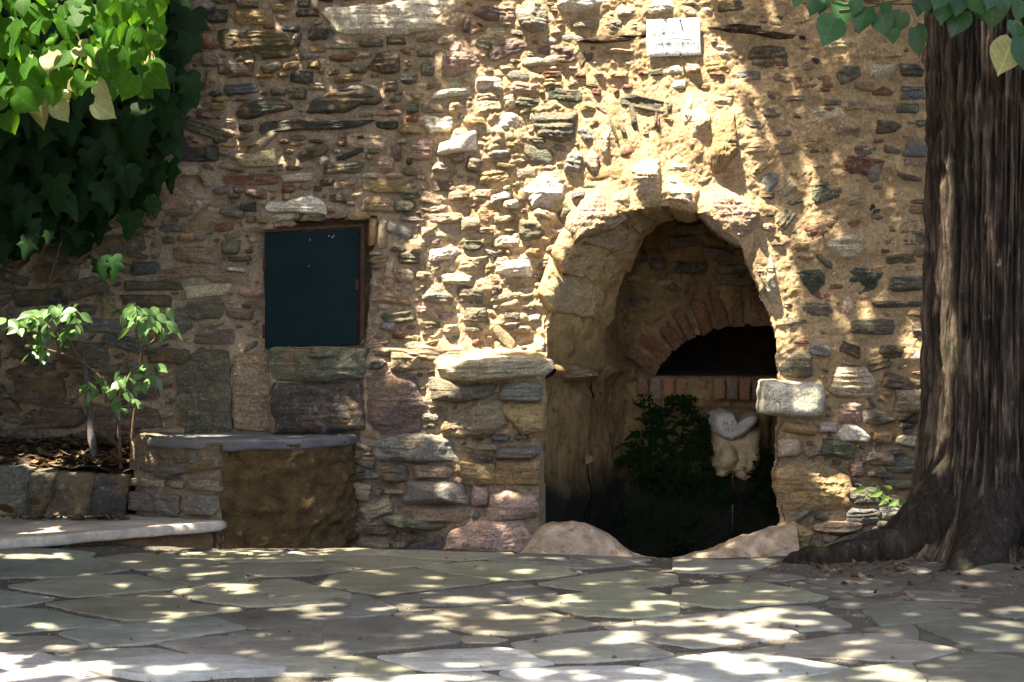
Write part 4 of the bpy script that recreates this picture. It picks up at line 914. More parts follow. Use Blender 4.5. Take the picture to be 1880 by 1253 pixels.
# worn basin rim across the foot of the opening
rp = np.array([(950, 1010), (962, 1000), (976, 978), (992, 964), (1030, 959), (1070, 964), (1100, 975), (1130, 996), (1150, 1010), (1185, 1025), (1225, 1030), (1262, 1025), (1330, 1000), (1400, 975), (1432, 969), (1460, 968)], float)
stx = np.linspace(950, 1460, 110); sty = np.interp(stx, rp[:, 0], rp[:, 1]); sty = np.convolve(np.pad(sty, 3, mode='edge'), np.ones(7)/7, 'valid')
Vr = []; nc = 26
for k in range(nc):
    a = math.pi*k/(nc-1); yy = 8.82-.16*math.copysign(abs(math.cos(a))**.7, math.cos(a))
    X = wx(stx, 8.8); zt = wz(sty, 8.76); zz = -.42+(zt+.42)*math.sin(a)**.42
    nn = .012*fbm(X*9, zz*9, a*1.3, 3, 61)+.005*fbm(X*30, zz*30, a*5, 2, 62)
    Vr.append(np.stack([X-NL[0], np.full_like(X, yy)-nn*math.cos(a)-NL[1], zz+nn*math.sin(a)], -1))
big_mesh('basin_rim', np.concatenate(Vr), grid_faces(len(stx), nc)[:, ::-1], mat_plain('polished_limestone', (.50, .41, .31), (.25, .17, .10), 11, .55, 1.0, .018, dark=(.12, .08, .05), spec=.35), niche)
tw = NT('dark_water'); M_WATER = tw.out((.004, .006, .005), .06, None, .5)
o = link_mesh('basin_water', [(-.2, -.6, -.24), (1.6, -.6, -.24), (1.6, .6, -.24), (-.2, .6, -.24)], [(0, 1, 2, 3)], M_WATER, niche)
st_ = tube([W(1345, 872, 9.66), W(1345, 940, 9.63), W(1346, 1020, 9.62)], [.004, .003, .003], 6)
wj = NT('water_jet'); M_JET = wj.out((.9, .95, 1.0), .05, None, .5, **{'Transmission Weight': 1.0, 'IOR': 1.33})
o = link_mesh('water_stream', st_[0], st_[1], M_JET, niche, True); o.location = -Vector(niche.location)

# ------------------------------------------------------------------ dark metal hatch
def quad_slab(name, pts_px, d0, d1, mat, parent, bevel=.004):
    """px outline between two distances -> solid plate with a small bevel"""
    bm = bmesh.new(); fr = [bm.verts.new(W(x, y, d0)-Vector(parent.location)) for x, y in pts_px]
    s = d1/d0; bk = [bm.verts.new(Vector((v.co.x, v.co.y+(d1-d0), v.co.z))) for v in fr]
    bm.faces.new(fr); bm.faces.new(bk[::-1]); n = len(fr)
    for i in range(n): bm.faces.new((fr[i], bk[i], bk[(i+1) % n], fr[(i+1) % n]))
    bmesh.ops.recalc_face_normals(bm, faces=bm.faces)
    if bevel: bmesh.ops.bevel(bm, geom=list(bm.edges), offset=bevel, segments=2, affect='EDGES', profile=.5)
    me = bpy.data.meshes.new(name); bm.to_mesh(me); bm.free(); me.materials.append(mat)
    o = bpy.data.objects.new(name, me); col.objects.link(o); o.parent = parent; return o
def mat_hatch():
    t = NT('old_dark_green_paint'); g = t.n('ShaderNodeNewGeometry').outputs['Position']
    c = t.mix(t.ramp(t.noise(g, 5, 5, .7), [(.3, 0.0), (.7, 1.0)]), (.003, .011, .013), (.005, .018, .020))
    c = t.mix(t.ramp(t.noise(t.map(g, (90, 90, 14)), 1.0, 4, .7), [(.7, 0.0), (.78, .5)]), c, (.035, .05, .05))
    c = t.mix(t.ramp(t.noise(g, 9, 6, .8), [(.66, 0.0), (.72, .8)]), c, (.03, .018, .012))
    return t.out(c, .6, t.bump(t.noise(g, 45, 4, .6), .15, .004), .07)
M_HATCH = mat_hatch(); M_RUST = mat_plain('rusty_iron', (.075, .035, .022), (.035, .018, .014), 30, .85, .5, .003)
hl = W(577, 530, 8.95)
hatch = tag(empty('metal_hatch', hl), 'dark green painted metal hatch door set in the stone wall', 'hatch')
quad_slab('door', [(486, 640), (657, 634), (659, 420), (487, 429)], 8.93, 8.955, M_HATCH, hatch, .003)
quad_slab('frame_bar', [(485, 427), (668, 417), (668, 411), (485, 421)], 8.925, 8.99, M_RUST, hatch, .002)
quad_slab('frame_bar', [(661, 634), (668, 633), (669, 412), (662, 420)], 8.925, 9.0, M_RUST, hatch, .002)
quad_slab('frame_bar', [(657, 634), (661, 634), (662, 420), (659, 420)], 8.945, 9.0, M_RUST, hatch, .001)
quad_slab('hinge', [(482, 498), (487, 498), (487, 478), (482, 478)], 8.925, 8.96, M_RUST, hatch, .002)
quad_slab('hinge', [(481, 622), (486, 622), (486, 596), (481, 596)], 8.925, 8.96, M_RUST, hatch, .002)
quad_slab('latch', [(652, 532), (658, 532), (658, 514), (652, 514)], 8.922, 8.94, M_RUST, hatch, .002)
M_CHIP = mat_plain('chipped_paint', (.35, .38, .36), (.25, .28, .27), 60)
for (x, y, w, h) in ((602, 432, 4, 3), (608, 434, 5, 3), (612, 431, 2, 4), (568, 438, 2, 5), (566, 487, 2, 3)):
    quad_slab('paint_chip', [(x, y+h), (x+w, y+h*.7), (x+w*.8, y), (x+w*.3, y+h*.3)], 8.9285, 8.9295, M_CHIP, hatch, 0)
tl = W(668, 640, 8.86)
tw_ = tag(empty('dry_twigs', tl), 'dry thin twigs lying on the ledge under the hatch corner', 'twigs')
for (a, c_, b2) in (((640, 641), (665, 632), (690, 614)), ((652, 640), (668, 634), (682, 622)), ((655, 641), (662, 632), (672, 620)), ((530, 636), (550, 640), (580, 641)), ((660, 640), (690, 632), (712, 628)), ((645, 636), (672, 640), (700, 634))):
    Vt, Ft = tube(smooth_path([W(*a, 8.84), W(*c_, 8.83), W(*b2, 8.86)], 4), [.0028]*9, 5); o = link_mesh('twig', Vt, Ft, M_TWIG, tw_, True); o.location = -tl

# ------------------------------------------------------------------ enamel notice
sl_ = W(1236, 70, 8.975)
sign = tag(empty('notice_plate', sl_), 'small weathered white notice plate with faded Greek and English lettering', 'sign')
M_PLATE = mat_plain('white_enamel', (.74, .77, .78), (.66, .70, .72), 9, .4, .15, .002)
gxn, gzn = 21, 15; Vp = []
for j in range(gzn):
    for i in range(gxn):
        a, b2 = i/(gxn-1), j/(gzn-1)
        px = (1187+(1285-1187)*a)*(1-b2)+(1188+(1286.5-1188)*a)*b2; py = (37-4*a)*(1-b2)+(105-3.5*a)*b2
        p = W(px, py, 8.975)-sl_; p.y += -.006*math.sin(a*3.1)*math.sin(b2*2.6)+.012*max(0, .16-a-b2*.5)-.01*max(0, a+b2-1.8); Vp.append(tuple(p))
pl_ = link_mesh('plate', Vp, [tuple(q) for q in grid_faces(gxn, gzn)[:, ::-1]], M_PLATE, sign, True)
so_ = pl_.modifiers.new('thickness', 'SOLIDIFY'); so_.thickness = .003; so_.offset = 1
M_LET = mat_plain('grey_lettering', (.035, .038, .035), (.07, .075, .07), 80); M_FAINT = mat_plain('faded_lettering', (.26, .28, .28), (.36, .38, .38), 80); M_MID = mat_plain('worn_lettering', (.10, .11, .10), (.22, .23, .22), 60)
def line(body, x0, x1, ybase, hpx, mat, slope=-4/98):
    y = ybase+(x0-1187)*slope
    return text(body, 'lettering', W(x0, y, 8.963), (x1-x0)/F*8.96, hpx/F*8.96, mat, sign, (90, math.degrees(math.atan(-slope))*-1, 0))
line('ΤΟ ΝΕΡΟ', 1203, 1226, 50, 8, M_FAINT); line('THE WATER', 1194, 1222, 65, 9, M_LET); line('IS NOT', 1226, 1244, 64, 8, M_FAINT)
line('ΑΠΟΦ.12603', 1202, 1233, 85, 9, M_LET); line('11.5.93 ΔΙΕΥΘΥΝΣΗΣ', 1235, 1281, 85, 9, M_MID)
line('ΤΜ.ΥΓΕΙΟΝΟΜΙΚΟΥ', 1189.5, 1231, 101, 9, M_LET); line('ΕΛΕΓΧΟΥ ΝΟΜΑΡΧΙΑΣ', 1233, 1283, 101, 9, M_MID)
quad_slab('underline', [(1226, 70.5), (1270, 68.5), (1270, 67.4), (1226, 69.2)], 8.963, 8.9645, M_MID, sign, 0)
for (x, y) in ((1249, 38), (1250, 102)):
    Vn_, Fn_ = tube([W(x, y, 8.97)-sl_, W(x, y, 8.95)-sl_], [.005, .008], 8); link_mesh('nail', Vn_, Fn_, M_RUST, sign, True)
# ------------------------------------------------------------------ stone bench
A_ = W(405, 808, 8.35); B_ = W(243, 795, 8.62); C_ = W(657, 806, 8.96)
TOPZ = .53
bench = tag(empty('stone_bench', (A_.x, A_.y+.3, -.15)), 'low stone bench with dark slab top and rough right side coloured brown for warm bounce light', 'bench')
BL = Vector(bench.location)
def panel(name, p0, p1, z0, z1, res, hf, mat, parent, col_=None):
    p0 = np.array(p0[:2]); p1 = np.array(p1[:2]); L = np.hypot(*(p1-p0)); u_ = (p1-p0)/L; nrm = np.array([u_[1], -u_[0]])
    us = np.arange(0, L+res*.5, res); zs = np.arange(z0, z1+res*.5, res); U, Zz = np.meshgrid(us, zs); h = hf(U, Zz)
    X = p0[0]+u_[0]*U+nrm[0]*h; Y = p0[1]+u_[1]*U+nrm[1]*h
    l = Vector(parent.location)
    return big_mesh(name, np.stack([X-l.x, Y-l.y, Zz-l.z], -1).reshape(-1, 3), grid_faces(len(us), len(zs)), mat, parent)
def face_stone(name, p0, p1, u0, z0, u1, z1, colour, style, prot, parent, seed, poly=None, mat=None):
    d = Vector((p1[0]-p0[0], p1[1]-p0[1])); L = d.length; d /= L; rz = math.atan2(d.y, d.x)
    if poly is None: poly = [(x, -y) for x, y in box_poly(u0, -z1, u1, -z0, 0, .1)]
    c, V, Fc = stone_arrays(poly, prot, style, seed)
    o = link_mesh(name, V, Fc, mat or M_ROCK, parent, smooth=style in ('round', 'flat'))
    o.location = Vector((p0[0]+d.x*c[0], p0[1]+d.y*c[0], c[1]))-Vector(parent.location); o.rotation_euler = (0, 0, rz); o.color = (*colour, 1); return o
A2, B2, C2 = (A_.x, A_.y), (B_.x, B_.y), (C_.x, C_.y)
LA = math.hypot(A2[0]-B2[0], A2[1]-B2[1])
panel('left_face', B2, A2, -.3, TOPZ-.03, .014, lambda U, Z_: -.02+.014*fbm(U*12, Z_*12, 1, 4, 71), M_MORTAR, bench)
bp = smooth_path([(A2[0], A2[1], 0), (A2[0]+.36, A2[1]+.115, 0), (C2[0]-.05, C2[1]-.25, 0), (C2[0]+.02, C2[1]+.03, 0)], 22)
BPx = np.array([p.x for p in bp]); BPy = np.array([p.y for p in bp]); tx = np.gradient(BPx); ty = np.gradient(BPy); tl_ = np.hypot(tx, ty); nxx, nyy = ty/tl_, -tx/tl_
zs_ = np.arange(-.3, TOPZ-.02, .011); Vb_ = []
for z_ in zs_:
    h_ = -.004+.020*fbm(BPx*7, BPy*7, z_*9, 3, 72)+.019*fbm(BPx*22, BPy*22, z_*24, 3, 73)+.006*fbm(BPx*60, BPy*60, z_*60, 2, 74)-.02*(1-sm(-.05, .2, z_)); Vb_.append(np.stack([BPx+nxx*h_-BL.x, BPy+nyy*h_-BL.y, np.full_like(BPx, z_)-BL.z], -1))
big_mesh('bounce_brown_face', np.concatenate(Vb_), grid_faces(len(BPx), len(zs_)), M_BOUNCEFACE, bench)
# the left face: one big rough stone over a row of small blocks over grey footing
zz = lambda py, d=8.45: EYE-(py-HOR)/F*d
face_stone('stone', B2, A2, 0, 0, 0, 0, (.16, .13, .09), 'rough', .035, bench, 801, [(-.02, zz(868)), (-.015, zz(815)), (.03, zz(799)), (.25, zz(806)), (LA-.01, zz(812)), (LA, zz(860)), (.34, zz(868)), (.22, zz(874)), (.1, zz(870))])
face_stone('stone', B2, A2, 0, 0, 0, 0, (.15, .15, .14), 'schist', .05, bench, 802, [(.0, zz(852)), (.15, zz(868)), (.3, zz(858)), (.42, zz(856)), (.40, zz(866)), (.26, zz(878)), (.16, zz(878))])
for k, (u0, u1, y0, y1) in enumerate([(-.02, .22, 882, 899), (.235, .355, 881, 899), (.37, LA, 876, 901)]):
    face_stone('stone', B2, A2, u0, zz(y1), u1, zz(y0), tuple(np.array((.30, .26, .18))*(1-.1*k)), 'rough', .03, bench, 805+k)
for k, (u0, u1, y0, y1) in enumerate([(-.03, .16, 908, 948), (.15, .32, 906, 950), (.31, LA, 904, 948), (.0, .3, 950, 985)]):
    face_stone('stone', B2, A2, u0, zz(y1), u1, zz(y0), tuple(np.array((.16, .155, .13))*(1+.1*k)), 'rough', .035, bench, 810+k)
def top_slab(name, outline, z, th, mat, parent, colour=(.1, .1, .1), seed=0, jag=.012, res=.03):
    l = Vector(parent.location); pts = chaikin(outline, 1); fine = []
    for i in range(len(pts)):
        a, c = pts[i], pts[(i+1) % len(pts)]; m = max(1, int(math.hypot(c[0]-a[0], c[1]-a[1])/res))
        for q in range(m): fine.append((a[0]+(c[0]-a[0])*q/m, a[1]+(c[1]-a[1])*q/m))
    P = np.array(fine); c0 = P.mean(0); n = len(P); V = []
    for s, dz in ((.5, -th), (.985, -th), (1.0, -th*.75), (1.0, -th*.3), (.99, -.006), (.975, 0), (.85, 0), (.6, 0), (.3, 0)):
        q = c0+(P-c0)*s
        if s > .9: q = q+(jag*fbm(q[:, 0]*9, q[:, 1]*9, seed+dz*30, 3, 81))[:, None]*(P-c0)/np.linalg.norm(P-c0, axis=1)[:, None]
        zt = z+dz+.004*fbm(q[:, 0]*6, q[:, 1]*6, seed, 3, 82)
        V += [(a-l.x, b_-l.y, e-l.z) for (a, b_), e in zip(q, zt)]
    V.append((c0[0]-l.x, c0[1]-l.y, z-l.z)); Fc = []
    for r in range(8):
        for i in range(n): Fc.append((r*n+i, r*n+(i+1) % n, (r+1)*n+(i+1) % n, (r+1)*n+i))
    for i in range(n): Fc.append((8*n+i, 8*n+(i+1) % n, 9*n))
    o = link_mesh(name, V, Fc, mat, parent, True); o.color = (*colour, 1); return o
top_slab('top_slab', [(B2[0]-.02, B2[1]-.03), (A2[0]+.0, A2[1]-.035), (A2[0]+.36, A2[1]+.08), (C2[0]-.05, C2[1]-.29), (C2[0]+.03, C2[1]-.03), (C2[0], 9.02), (B2[0], 9.06)], TOPZ, .052, M_SLAB, bench, (.115, .113, .115), 3, .016)

# ------------------------------------------------------------------ stone step at the left
step = tag(empty('stone_step', (-2.4, 8.2, -.1)), 'pale worn stone step beside the planter at the left edge', 'step')
ZS = .118
R0 = (wx(405, 8.28), 8.28); dv = Vector((-.79, -.58)).normalized()
def along(t, off=0): return (R0[0]+dv.x*t-dv.y*off*-1, R0[1]+dv.y*t+off)
f0, f1 = R0, (R0[0]+dv.x*2.2, R0[1]+dv.y*2.2)
top_slab('slab', [f0, (f0[0]+.02, f0[1]+.14), (f0[0]-.45, f0[1]+.12), (f0[0]-1.2, f0[1]-.25), (f1[0], f1[1]+.5), f1], ZS, .05, M_SLAB, step, (.46, .41, .33), 5, .007)
top_slab('slab', [(f0[0]+.0, f0[1]+.16), (f0[0]-.05, 8.7), (-3.3, 8.75), (-3.3, 7.6), (f0[0]-1.2, f0[1]-.225), (f0[0]-.45, f0[1]+.14)], ZS-.006, .05, M_SLAB, step, (.40, .34, .28), 6, .007)
ra = (f0[0]-.05, f0[1]+.07); rb = (f1[0], f1[1]+.07)
panel('riser', rb, ra, -.3, ZS-.03, .02, lambda U, Z_: .012*fbm(U*7, Z_*14, 2, 3, 91), mat_plain('brown_riser', (.19, .115, .055), (.11, .07, .04), 10, bump=.8, dist=.015), step)
panel('riser', ra, (ra[0]+.03, 8.7), -.3, ZS-.03, .02, lambda U, Z_: .012*fbm(U*7, Z_*14, 2, 3, 92), M_BOUNCEFACE, step)

# ------------------------------------------------------------------ planter with edging stones
plant = tag(empty('planter_edging', (-2.5, 8.62, .1)), 'row of upright rough edging stones holding the planting bed', 'edging', kind='thing')
PLc = (-2.5, 8.62, .1)
EDG = [([(-60, 860), (0, 850), (30, 852), (56, 858), (54, 920), (40, 950), (-60, 950)], 'bs'), ([(57, 862), (80, 856), (108, 858), (100, 900), (76, 945), (52, 945), (54, 905)], 'gs'),
       ([(108, 860), (150, 862), (176, 866), (170, 905), (160, 948), (80, 948), (100, 905)], 'gs'), ([(178, 866), (205, 864), (238, 868), (232, 905), (226, 950), (165, 950), (172, 908)], 'bd'), ([(-200, 858), (-62, 858), (-62, 952), (-200, 952)], 'gs')]
for k, (p, ck) in enumerate(EDG):
    p = [(x+(x-sum(q[0] for q in p)/len(p))*.06, y+4) for x, y in p]
    c, V, Fc = stone_arrays(to_m(p, 8.62), .075, 'rough', 850+k+.3, ang0=R(75), deep=.12)
    o = link_mesh('stone', V, Fc, M_ROCK, plant); o.location = (c[0]-PLc[0], 0, c[1]-PLc[2]); o.color = (*(np.array(tint(ck))*.8), 1)
sx_ = np.arange(-3.6, wx(246, 8.7), .02); sy_ = np.arange(8.6, 9.1, .02); SX, SY = np.meshgrid(sx_, sy_)
SZ = .36+.13*sm(8.62, 9.05, SY)+.02*fbm(SX*8, SY*8, 1, 4, 93)
soil = big_mesh('soil', np.stack([SX, SY, SZ], -1).reshape(-1, 3), grid_faces(len(sx_), len(sy_)), M_SOIL); tag(soil, 'dark soil of the planting bed', 'soil', kind='structure')

# ------------------------------------------------------------------ leaves
def leaf_mesh(name, st, mat, fold=.25, droop=.3, notch=0.0):
    """st = (along, half width) stations from the stalk to the tip; unit length along -Z, faces -Y"""
    V = []; Fc = []
    for (t, w) in st:
        y = droop*t*t*.5
        V += [(-w, y-fold*w*.6, -t+(notch if t <= 0 else 0)), (-w*.5, y-fold*w*.38, -t), (0, y, -t+(notch*-.6 if t <= 0 else 0)), (w*.5, y-fold*w*.38, -t), (w, y-fold*w*.6, -t+(notch if t <= 0 else 0))]
    for i in range(len(st)-1):
        for k in range(4): Fc.append((i*5+k, (i+1)*5+k, (i+1)*5+k+1, i*5+k+1))
    me = bpy.data.meshes.new(name); me.from_pydata(V, [], Fc); me.materials.append(mat)
    me.polygons.foreach_set('use_smooth', [True]*len(me.polygons)); return me
HEART = [(-.10, .20), (0, .36), (.12, .47), (.28, .50), (.45, .45), (.62, .33), (.78, .19), (.9, .07), (1.0, .01)]
ELL = [(0, .02), (.12, .16), (.3, .27), (.5, .29), (.68, .23), (.85, .11), (1.0, .01)]
def ivy_mesh(name, mat):
    half = [(0, .0), (.16, .14), (.34, .12), (.42, -.04), (.33, -.17), (.40, -.28), (.50, -.40), (.33, -.46), (.22, -.56), (.17, -.74), (.08, -.92), (0, -1.0)]
    out = half+[(-x, z) for x, z in half[-2:0:-1]]
    V = [(0, -.02, -.22)]+[(x, .13*abs(x)+.16*z*z, z) for x, z in out]; n = len(out)
    V += [(x*.55, .03*abs(x)+.05*z*z-.02, -.22*.45+z*.55) for x, z in out]
    Fc = []
    for i in range(n):
        j = (i+1) % n; Fc.append((0, 1+n+j, 1+n+i)); Fc.append((1+n+i, 1+n+j, 1+j, 1+i))
    me = bpy.data.meshes.new(name); me.from_pydata(V, [], Fc); me.materials.append(mat)
    me.polygons.foreach_set('use_smooth', [True]*len(me.polygons)); return me
L_LIN = [leaf_mesh('linden_leaf', HEART, M_LINDEN, f, d_, .06) for f, d_ in ((.3, .2), (.15, .5), (.45, .1))]
L_LINP = [leaf_mesh('linden_leaf_underside', HEART, M_LINDENPALE, f, d_, .06) for f, d_ in ((.3, -.2), (.4, .4))]
L_LIND = [leaf_mesh('linden_leaf_dark', HEART, M_LINDENDK, f, d_, .06) for f, d_ in ((.25, .2), (.1, .4))]
L_IVY = [ivy_mesh('ivy_leaf', M_IVY)]
L_SHR = [leaf_mesh('shrub_leaf', ELL, M_SHRUB, f, d_) for f, d_ in ((.4, .3), (.2, .6), (.5, .1))]
L_NAR = leaf_mesh('narrow_leaf', [(t, w*.55) for t, w in ELL], mat_leaf('pale_shoot_leaf', (.22, .32, .10), (.25, .4, .08), .35, .35), .3, .3)
L_DRY = [leaf_mesh('dry_leaf', HEART, M_DRY, f, d_, .05) for f, d_ in ((.45, .5), (-.4, .6))]
def put_leaf(me, p, size, rx, ry, rz, parent):
    o = bpy.data.objects.new('leaf', me); col.objects.link(o); o.parent = parent
    o.location = Vector(p)-Vector(parent.location); o.rotation_euler = (R(rx), R(ry), R(rz)); o.scale = (size,)*3
    return o
def rnd(a, b): return float(rng.uniform(a, b))

# ------------------------------------------------------------------ linden at the right
T0 = Vector((wx(1845, 7.9), 7.9, 0))
tree = tag(empty('linden_tree', (T0.x, T0.y, -.02)), 'big linden tree trunk with furrowed dark bark at the right edge', 'tree', kind='thing')
TL = Vector(tree.location)
nth, nz = 520, 260; th = np.linspace(0, 2*math.pi, nth, endpoint=False); zt = np.r_[np.linspace(-.15, 3.3, 230), np.linspace(3.32, 4.6, 30)]
TH, ZT = np.meshgrid(th, zt)
r = .352+.02*np.cos(TH*2+1)+.012*np.sin(TH*5+ZT*.4)
flare = np.exp(-np.clip(ZT, 0, None)/.22)
r = r+flare*(.14+.11*np.cos(TH-math.pi*1.06)*1.1+.10*np.cos(TH*3+.4)+.07*np.cos(TH*7+1.3))+.022*np.exp(-np.clip(ZT, 0, None)/.6)*(.5+np.cos(TH*4+2))
r = r-.05*np.exp(-((TH-4.9)/.16)**2)*sm(.1, .4, ZT)*(1-sm(1.0, 1.6, ZT))            # hollow running up the front
r = r+.03*sm(2.2, 3.4, ZT)
cx_, sx2 = np.cos(TH), np.sin(TH); wob = .5*noise(cx_*2, sx2*2, ZT*1.2, 95)
rid = 1-np.abs(noise(cx_*21+wob, sx2*21+wob, ZT*1.6, 96)); rid = np.clip(rid-.22*np.clip(noise(cx_*16, sx2*16, ZT*9, 99)-.1, 0, 1)*2, 0, 1); rid2 = 1-np.abs(noise(cx_*44+wob*2, sx2*44, ZT*7, 97))
r = r+.038*(rid**2.5-.5)+.016*(rid2**2-.5)+.006*fbm(cx_*30, sx2*30, ZT*14, 3, 98)
lean = .01*ZT
Vt = np.stack([r*cx_+lean, r*sx2, ZT], -1).reshape(-1, 3)
q = np.arange(nth*nz).reshape(nz, nth); Q = np.stack([q[:-1], np.roll(q[:-1], -1, 1), np.roll(q[1:], -1, 1), q[1:]], -1).reshape(-1, 4)
tk = big_mesh('trunk', Vt, Q, M_BARK, tree)
at_ = tk.data.attributes.new('ridge', 'FLOAT', 'POINT'); at_.data.foreach_set('value', np.clip(.65*rid**2+.35*rid2**2, 0, 1).astype(np.float32).ravel())
def root(pts, radii, seed):
    P = smooth_path(pts, 8); rr = np.interp(np.linspace(0, 1, len(P)), np.linspace(0, 1, len(radii)), radii)
    V, Fc = tube(P, rr, 26, seed, .10); V = np.array([tuple(v) for v in V])
    V = V+(.014*fbm(V[:, 0]*14, V[:, 1]*14, V[:, 2]*14, 3, seed))[:, None]*np.array([.4, -.6, 1])
    o = link_mesh('root', V-np.array(TL), Fc, M_BARK, tree, True)
root([(T0.x-.1, T0.y-.02, .42), (T0.x-.33, T0.y-.10, .20), (T0.x-.52, T0.y-.12, .07), (wx(1600, 7.75), 7.74, .035), (wx(1530, 7.75), 7.74, -.005), (wx(1470, 7.8), 7.8, -.03), (wx(1430, 7.8), 7.82, -.08)], [.26, .19, .13, .095, .085, .07, .03], 3)
root([(T0.x-.1, T0.y-.2, .30), (T0.x-.25, T0.y-.44, .07), (T0.x-.42, T0.y-.62, -.02), (T0.x-.62, T0.y-.70, -.07)], [.20, .12, .07, .04], 5)
root([(T0.x+.1, T0.y-.2, .30), (T0.x+.1, T0.y-.48, .06), (T0.x+.05, T0.y-.72, -.04)], [.2, .12, .05], 7)
for k, (e, rr) in enumerate([((-1.9, -3.6, 7.0), .11), ((1.6, -1.8, 6.8), .14), ((1.2, .2, 7.0), .13), ((.6, -3.4, 7.2), .12)]):
    P = smooth_path([(T0.x+.03, T0.y, 3.9), (T0.x+e[0]*.3, T0.y+e[1]*.3, 5.2), (T0.x+e[0], T0.y+e[1], e[2]+.2)], 6)
    V, Fc = tube(P, np.linspace(rr*1.5, .03, len(P)), 10, k); o = link_mesh('limb', V, Fc, M_BARK, tree, True); o.location = -TL
# leaves of its lowest twigs, hanging into the picture
RL = [(740, 190, 170), (800, 80, 130), (650, 45, 110), (690, 20, 100), (930, 110, 130), (1050, 55, 85), (1020, 150, 130), (1140, 130, 120), (1220, 240, 160), (1090, 210, 85), (1330, 40, 130), (1410, 55, 150),
      (1500, 140, 140), (1570, 15, 140), (1690, 80, 140), (1730, 25, 100), (1800, 170, 95), (1290, 10, 110), (1470, 30, 130), (1620, 60, 120), (1850, 60, 110), (1845, 200, 90), (530, 8, 60), (880, 40, 90), (1240, 45, 90), (1380, -20, 140), (1660, -10, 130), (1780, 20, 120)]
s_ = .3113; dL = 7.05
for k, (x, y, w) in enumerate(RL):
    px, py = 1300+x*s_, y*s_-w*s_*.42; sz = w*s_/F*dL/.92*rnd(.95, 1.1)
    put_leaf(L_LIND[k % 2], W(px, py, dL+rnd(-.12, .12)), sz, rnd(-25, 12), rnd(-28, 28), rnd(-35, 35), tree)
put_leaf(L_LIND[0], W(1300+1850*s_, 235*s_, 6.95), .16, -5, -14, 20, tree); put_leaf(L_LINP[0], W(1300+1790*s_, 250*s_, 7.0), .155, 5, 22, -25, tree)
for pts in ([(1290, -40), (1500, 5), (1640, 20), (1760, 10), (1890, -20)], [(1560, -60), (1520, 0), (1490, 20)], [(1700, 0), (1600, 25), (1540, 32)], [(1900, 40), (1860, 30), (1800, -10)]):
    V, Fc = tube(smooth_path([W(x, y-12, dL+.08) for x, y in pts], 5), [.004]*60, 6); o = link_mesh('twig', V, Fc, M_TWIG, tree, True); o.location = -TL

# ------------------------------------------------------------------ branch of a second linden at the upper left
T1 = Vector((-3.9, 6.4, 0))
tree2 = tag(empty('linden_tree', T1), 'bright green linden branches hanging into the upper left corner', 'tree', kind='thing')
P = smooth_path([(T1.x, T1.y, -.1), (T1.x+.05, T1.y, 1.8), (T1.x-.05, T1.y+.05, 4.2)], 6); V, Fc = tube(P, np.linspace(.26, .17, len(P)), 20, 9, .1); o = link_mesh('trunk', V, Fc, M_BARK, tree2, True); o.location = -T1
for k, e in enumerate([(1.9, .9, 3.35), (2.6, -.8, 6.6), (-.6, 1.6, 6.6), (.6, -2.6, 6.8)]):
    P = smooth_path([(T1.x, T1.y, 3.2 if k == 0 else 4.0), (T1.x+e[0]*.45, T1.y+e[1]*.45, (3.8 if k == 0 else 5.2)), (T1.x+e[0], T1.y+e[1], e[2])], 6)
    V, Fc = tube(P, np.linspace(.08, .012, len(P)), 9, k+20); o = link_mesh('limb', V, Fc, M_BARK, tree2, True); o.location = -T1
CL = [(-40, -30), (300, -30), (304, 60), (290, 120), (270, 165), (235, 150), (205, 185), (150, 175), (120, 205), (60, 190), (20, 200), (-40, 250)]
pts_l = []
while len(pts_l) < 260:
    x, y = rnd(-40, 305), rnd(-60, 240)
    if inside(x, max(y, -28), CL): pts_l.append((x, y))
pts_l.sort(key=lambda p: p[1])
for k, (x, y) in enumerate(pts_l):
    low = y > 120; pale = rng.random() < (.22 if low else .03)
    me = L_LINP[k % 2] if pale else L_LIN[k % 3]
    d = rnd(7.0, 7.6); put_leaf(me, W(x, y-22, d), rnd(.055, .115), rnd(-42, 18), rnd(-35, 35), rnd(-45, 45), tree2)
for (x, y, sz, pl) in ((75, 200, .13, 1), (100, 205, .10, 1), (175, 205, .11, 1), (30, 190, .12, 0), (10, 225, .10, 0), (60, 175, .14, 0), (180, 168, .09, 1), (255, 168, .10, 0), (245, 155, .12, 0), (275, 145, .12, 0)):
    put_leaf((L_LINP if pl else L_LIN)[k % 2], W(x, y-14, rnd(6.95, 7.1)), sz, rnd(-20, 20), rnd(-60, 60), rnd(-40, 40), tree2)
for pts in ([(-60, -60), (60, -20), (140, 30), (170, 90)], [(60, -40), (200, 0), (260, 60), (280, 110)], [(-60, 40), (40, 80), (80, 150)], [(120, 40), (150, 100), (120, 160)], [(200, 20), (215, 100), (200, 160)]):
    V, Fc = tube(smooth_path([W(x, y-10, 7.3) for x, y in pts], 5), [.004]*60, 6); o = link_mesh('twig', V, Fc, M_TWIG, tree2, True); o.location = -T1

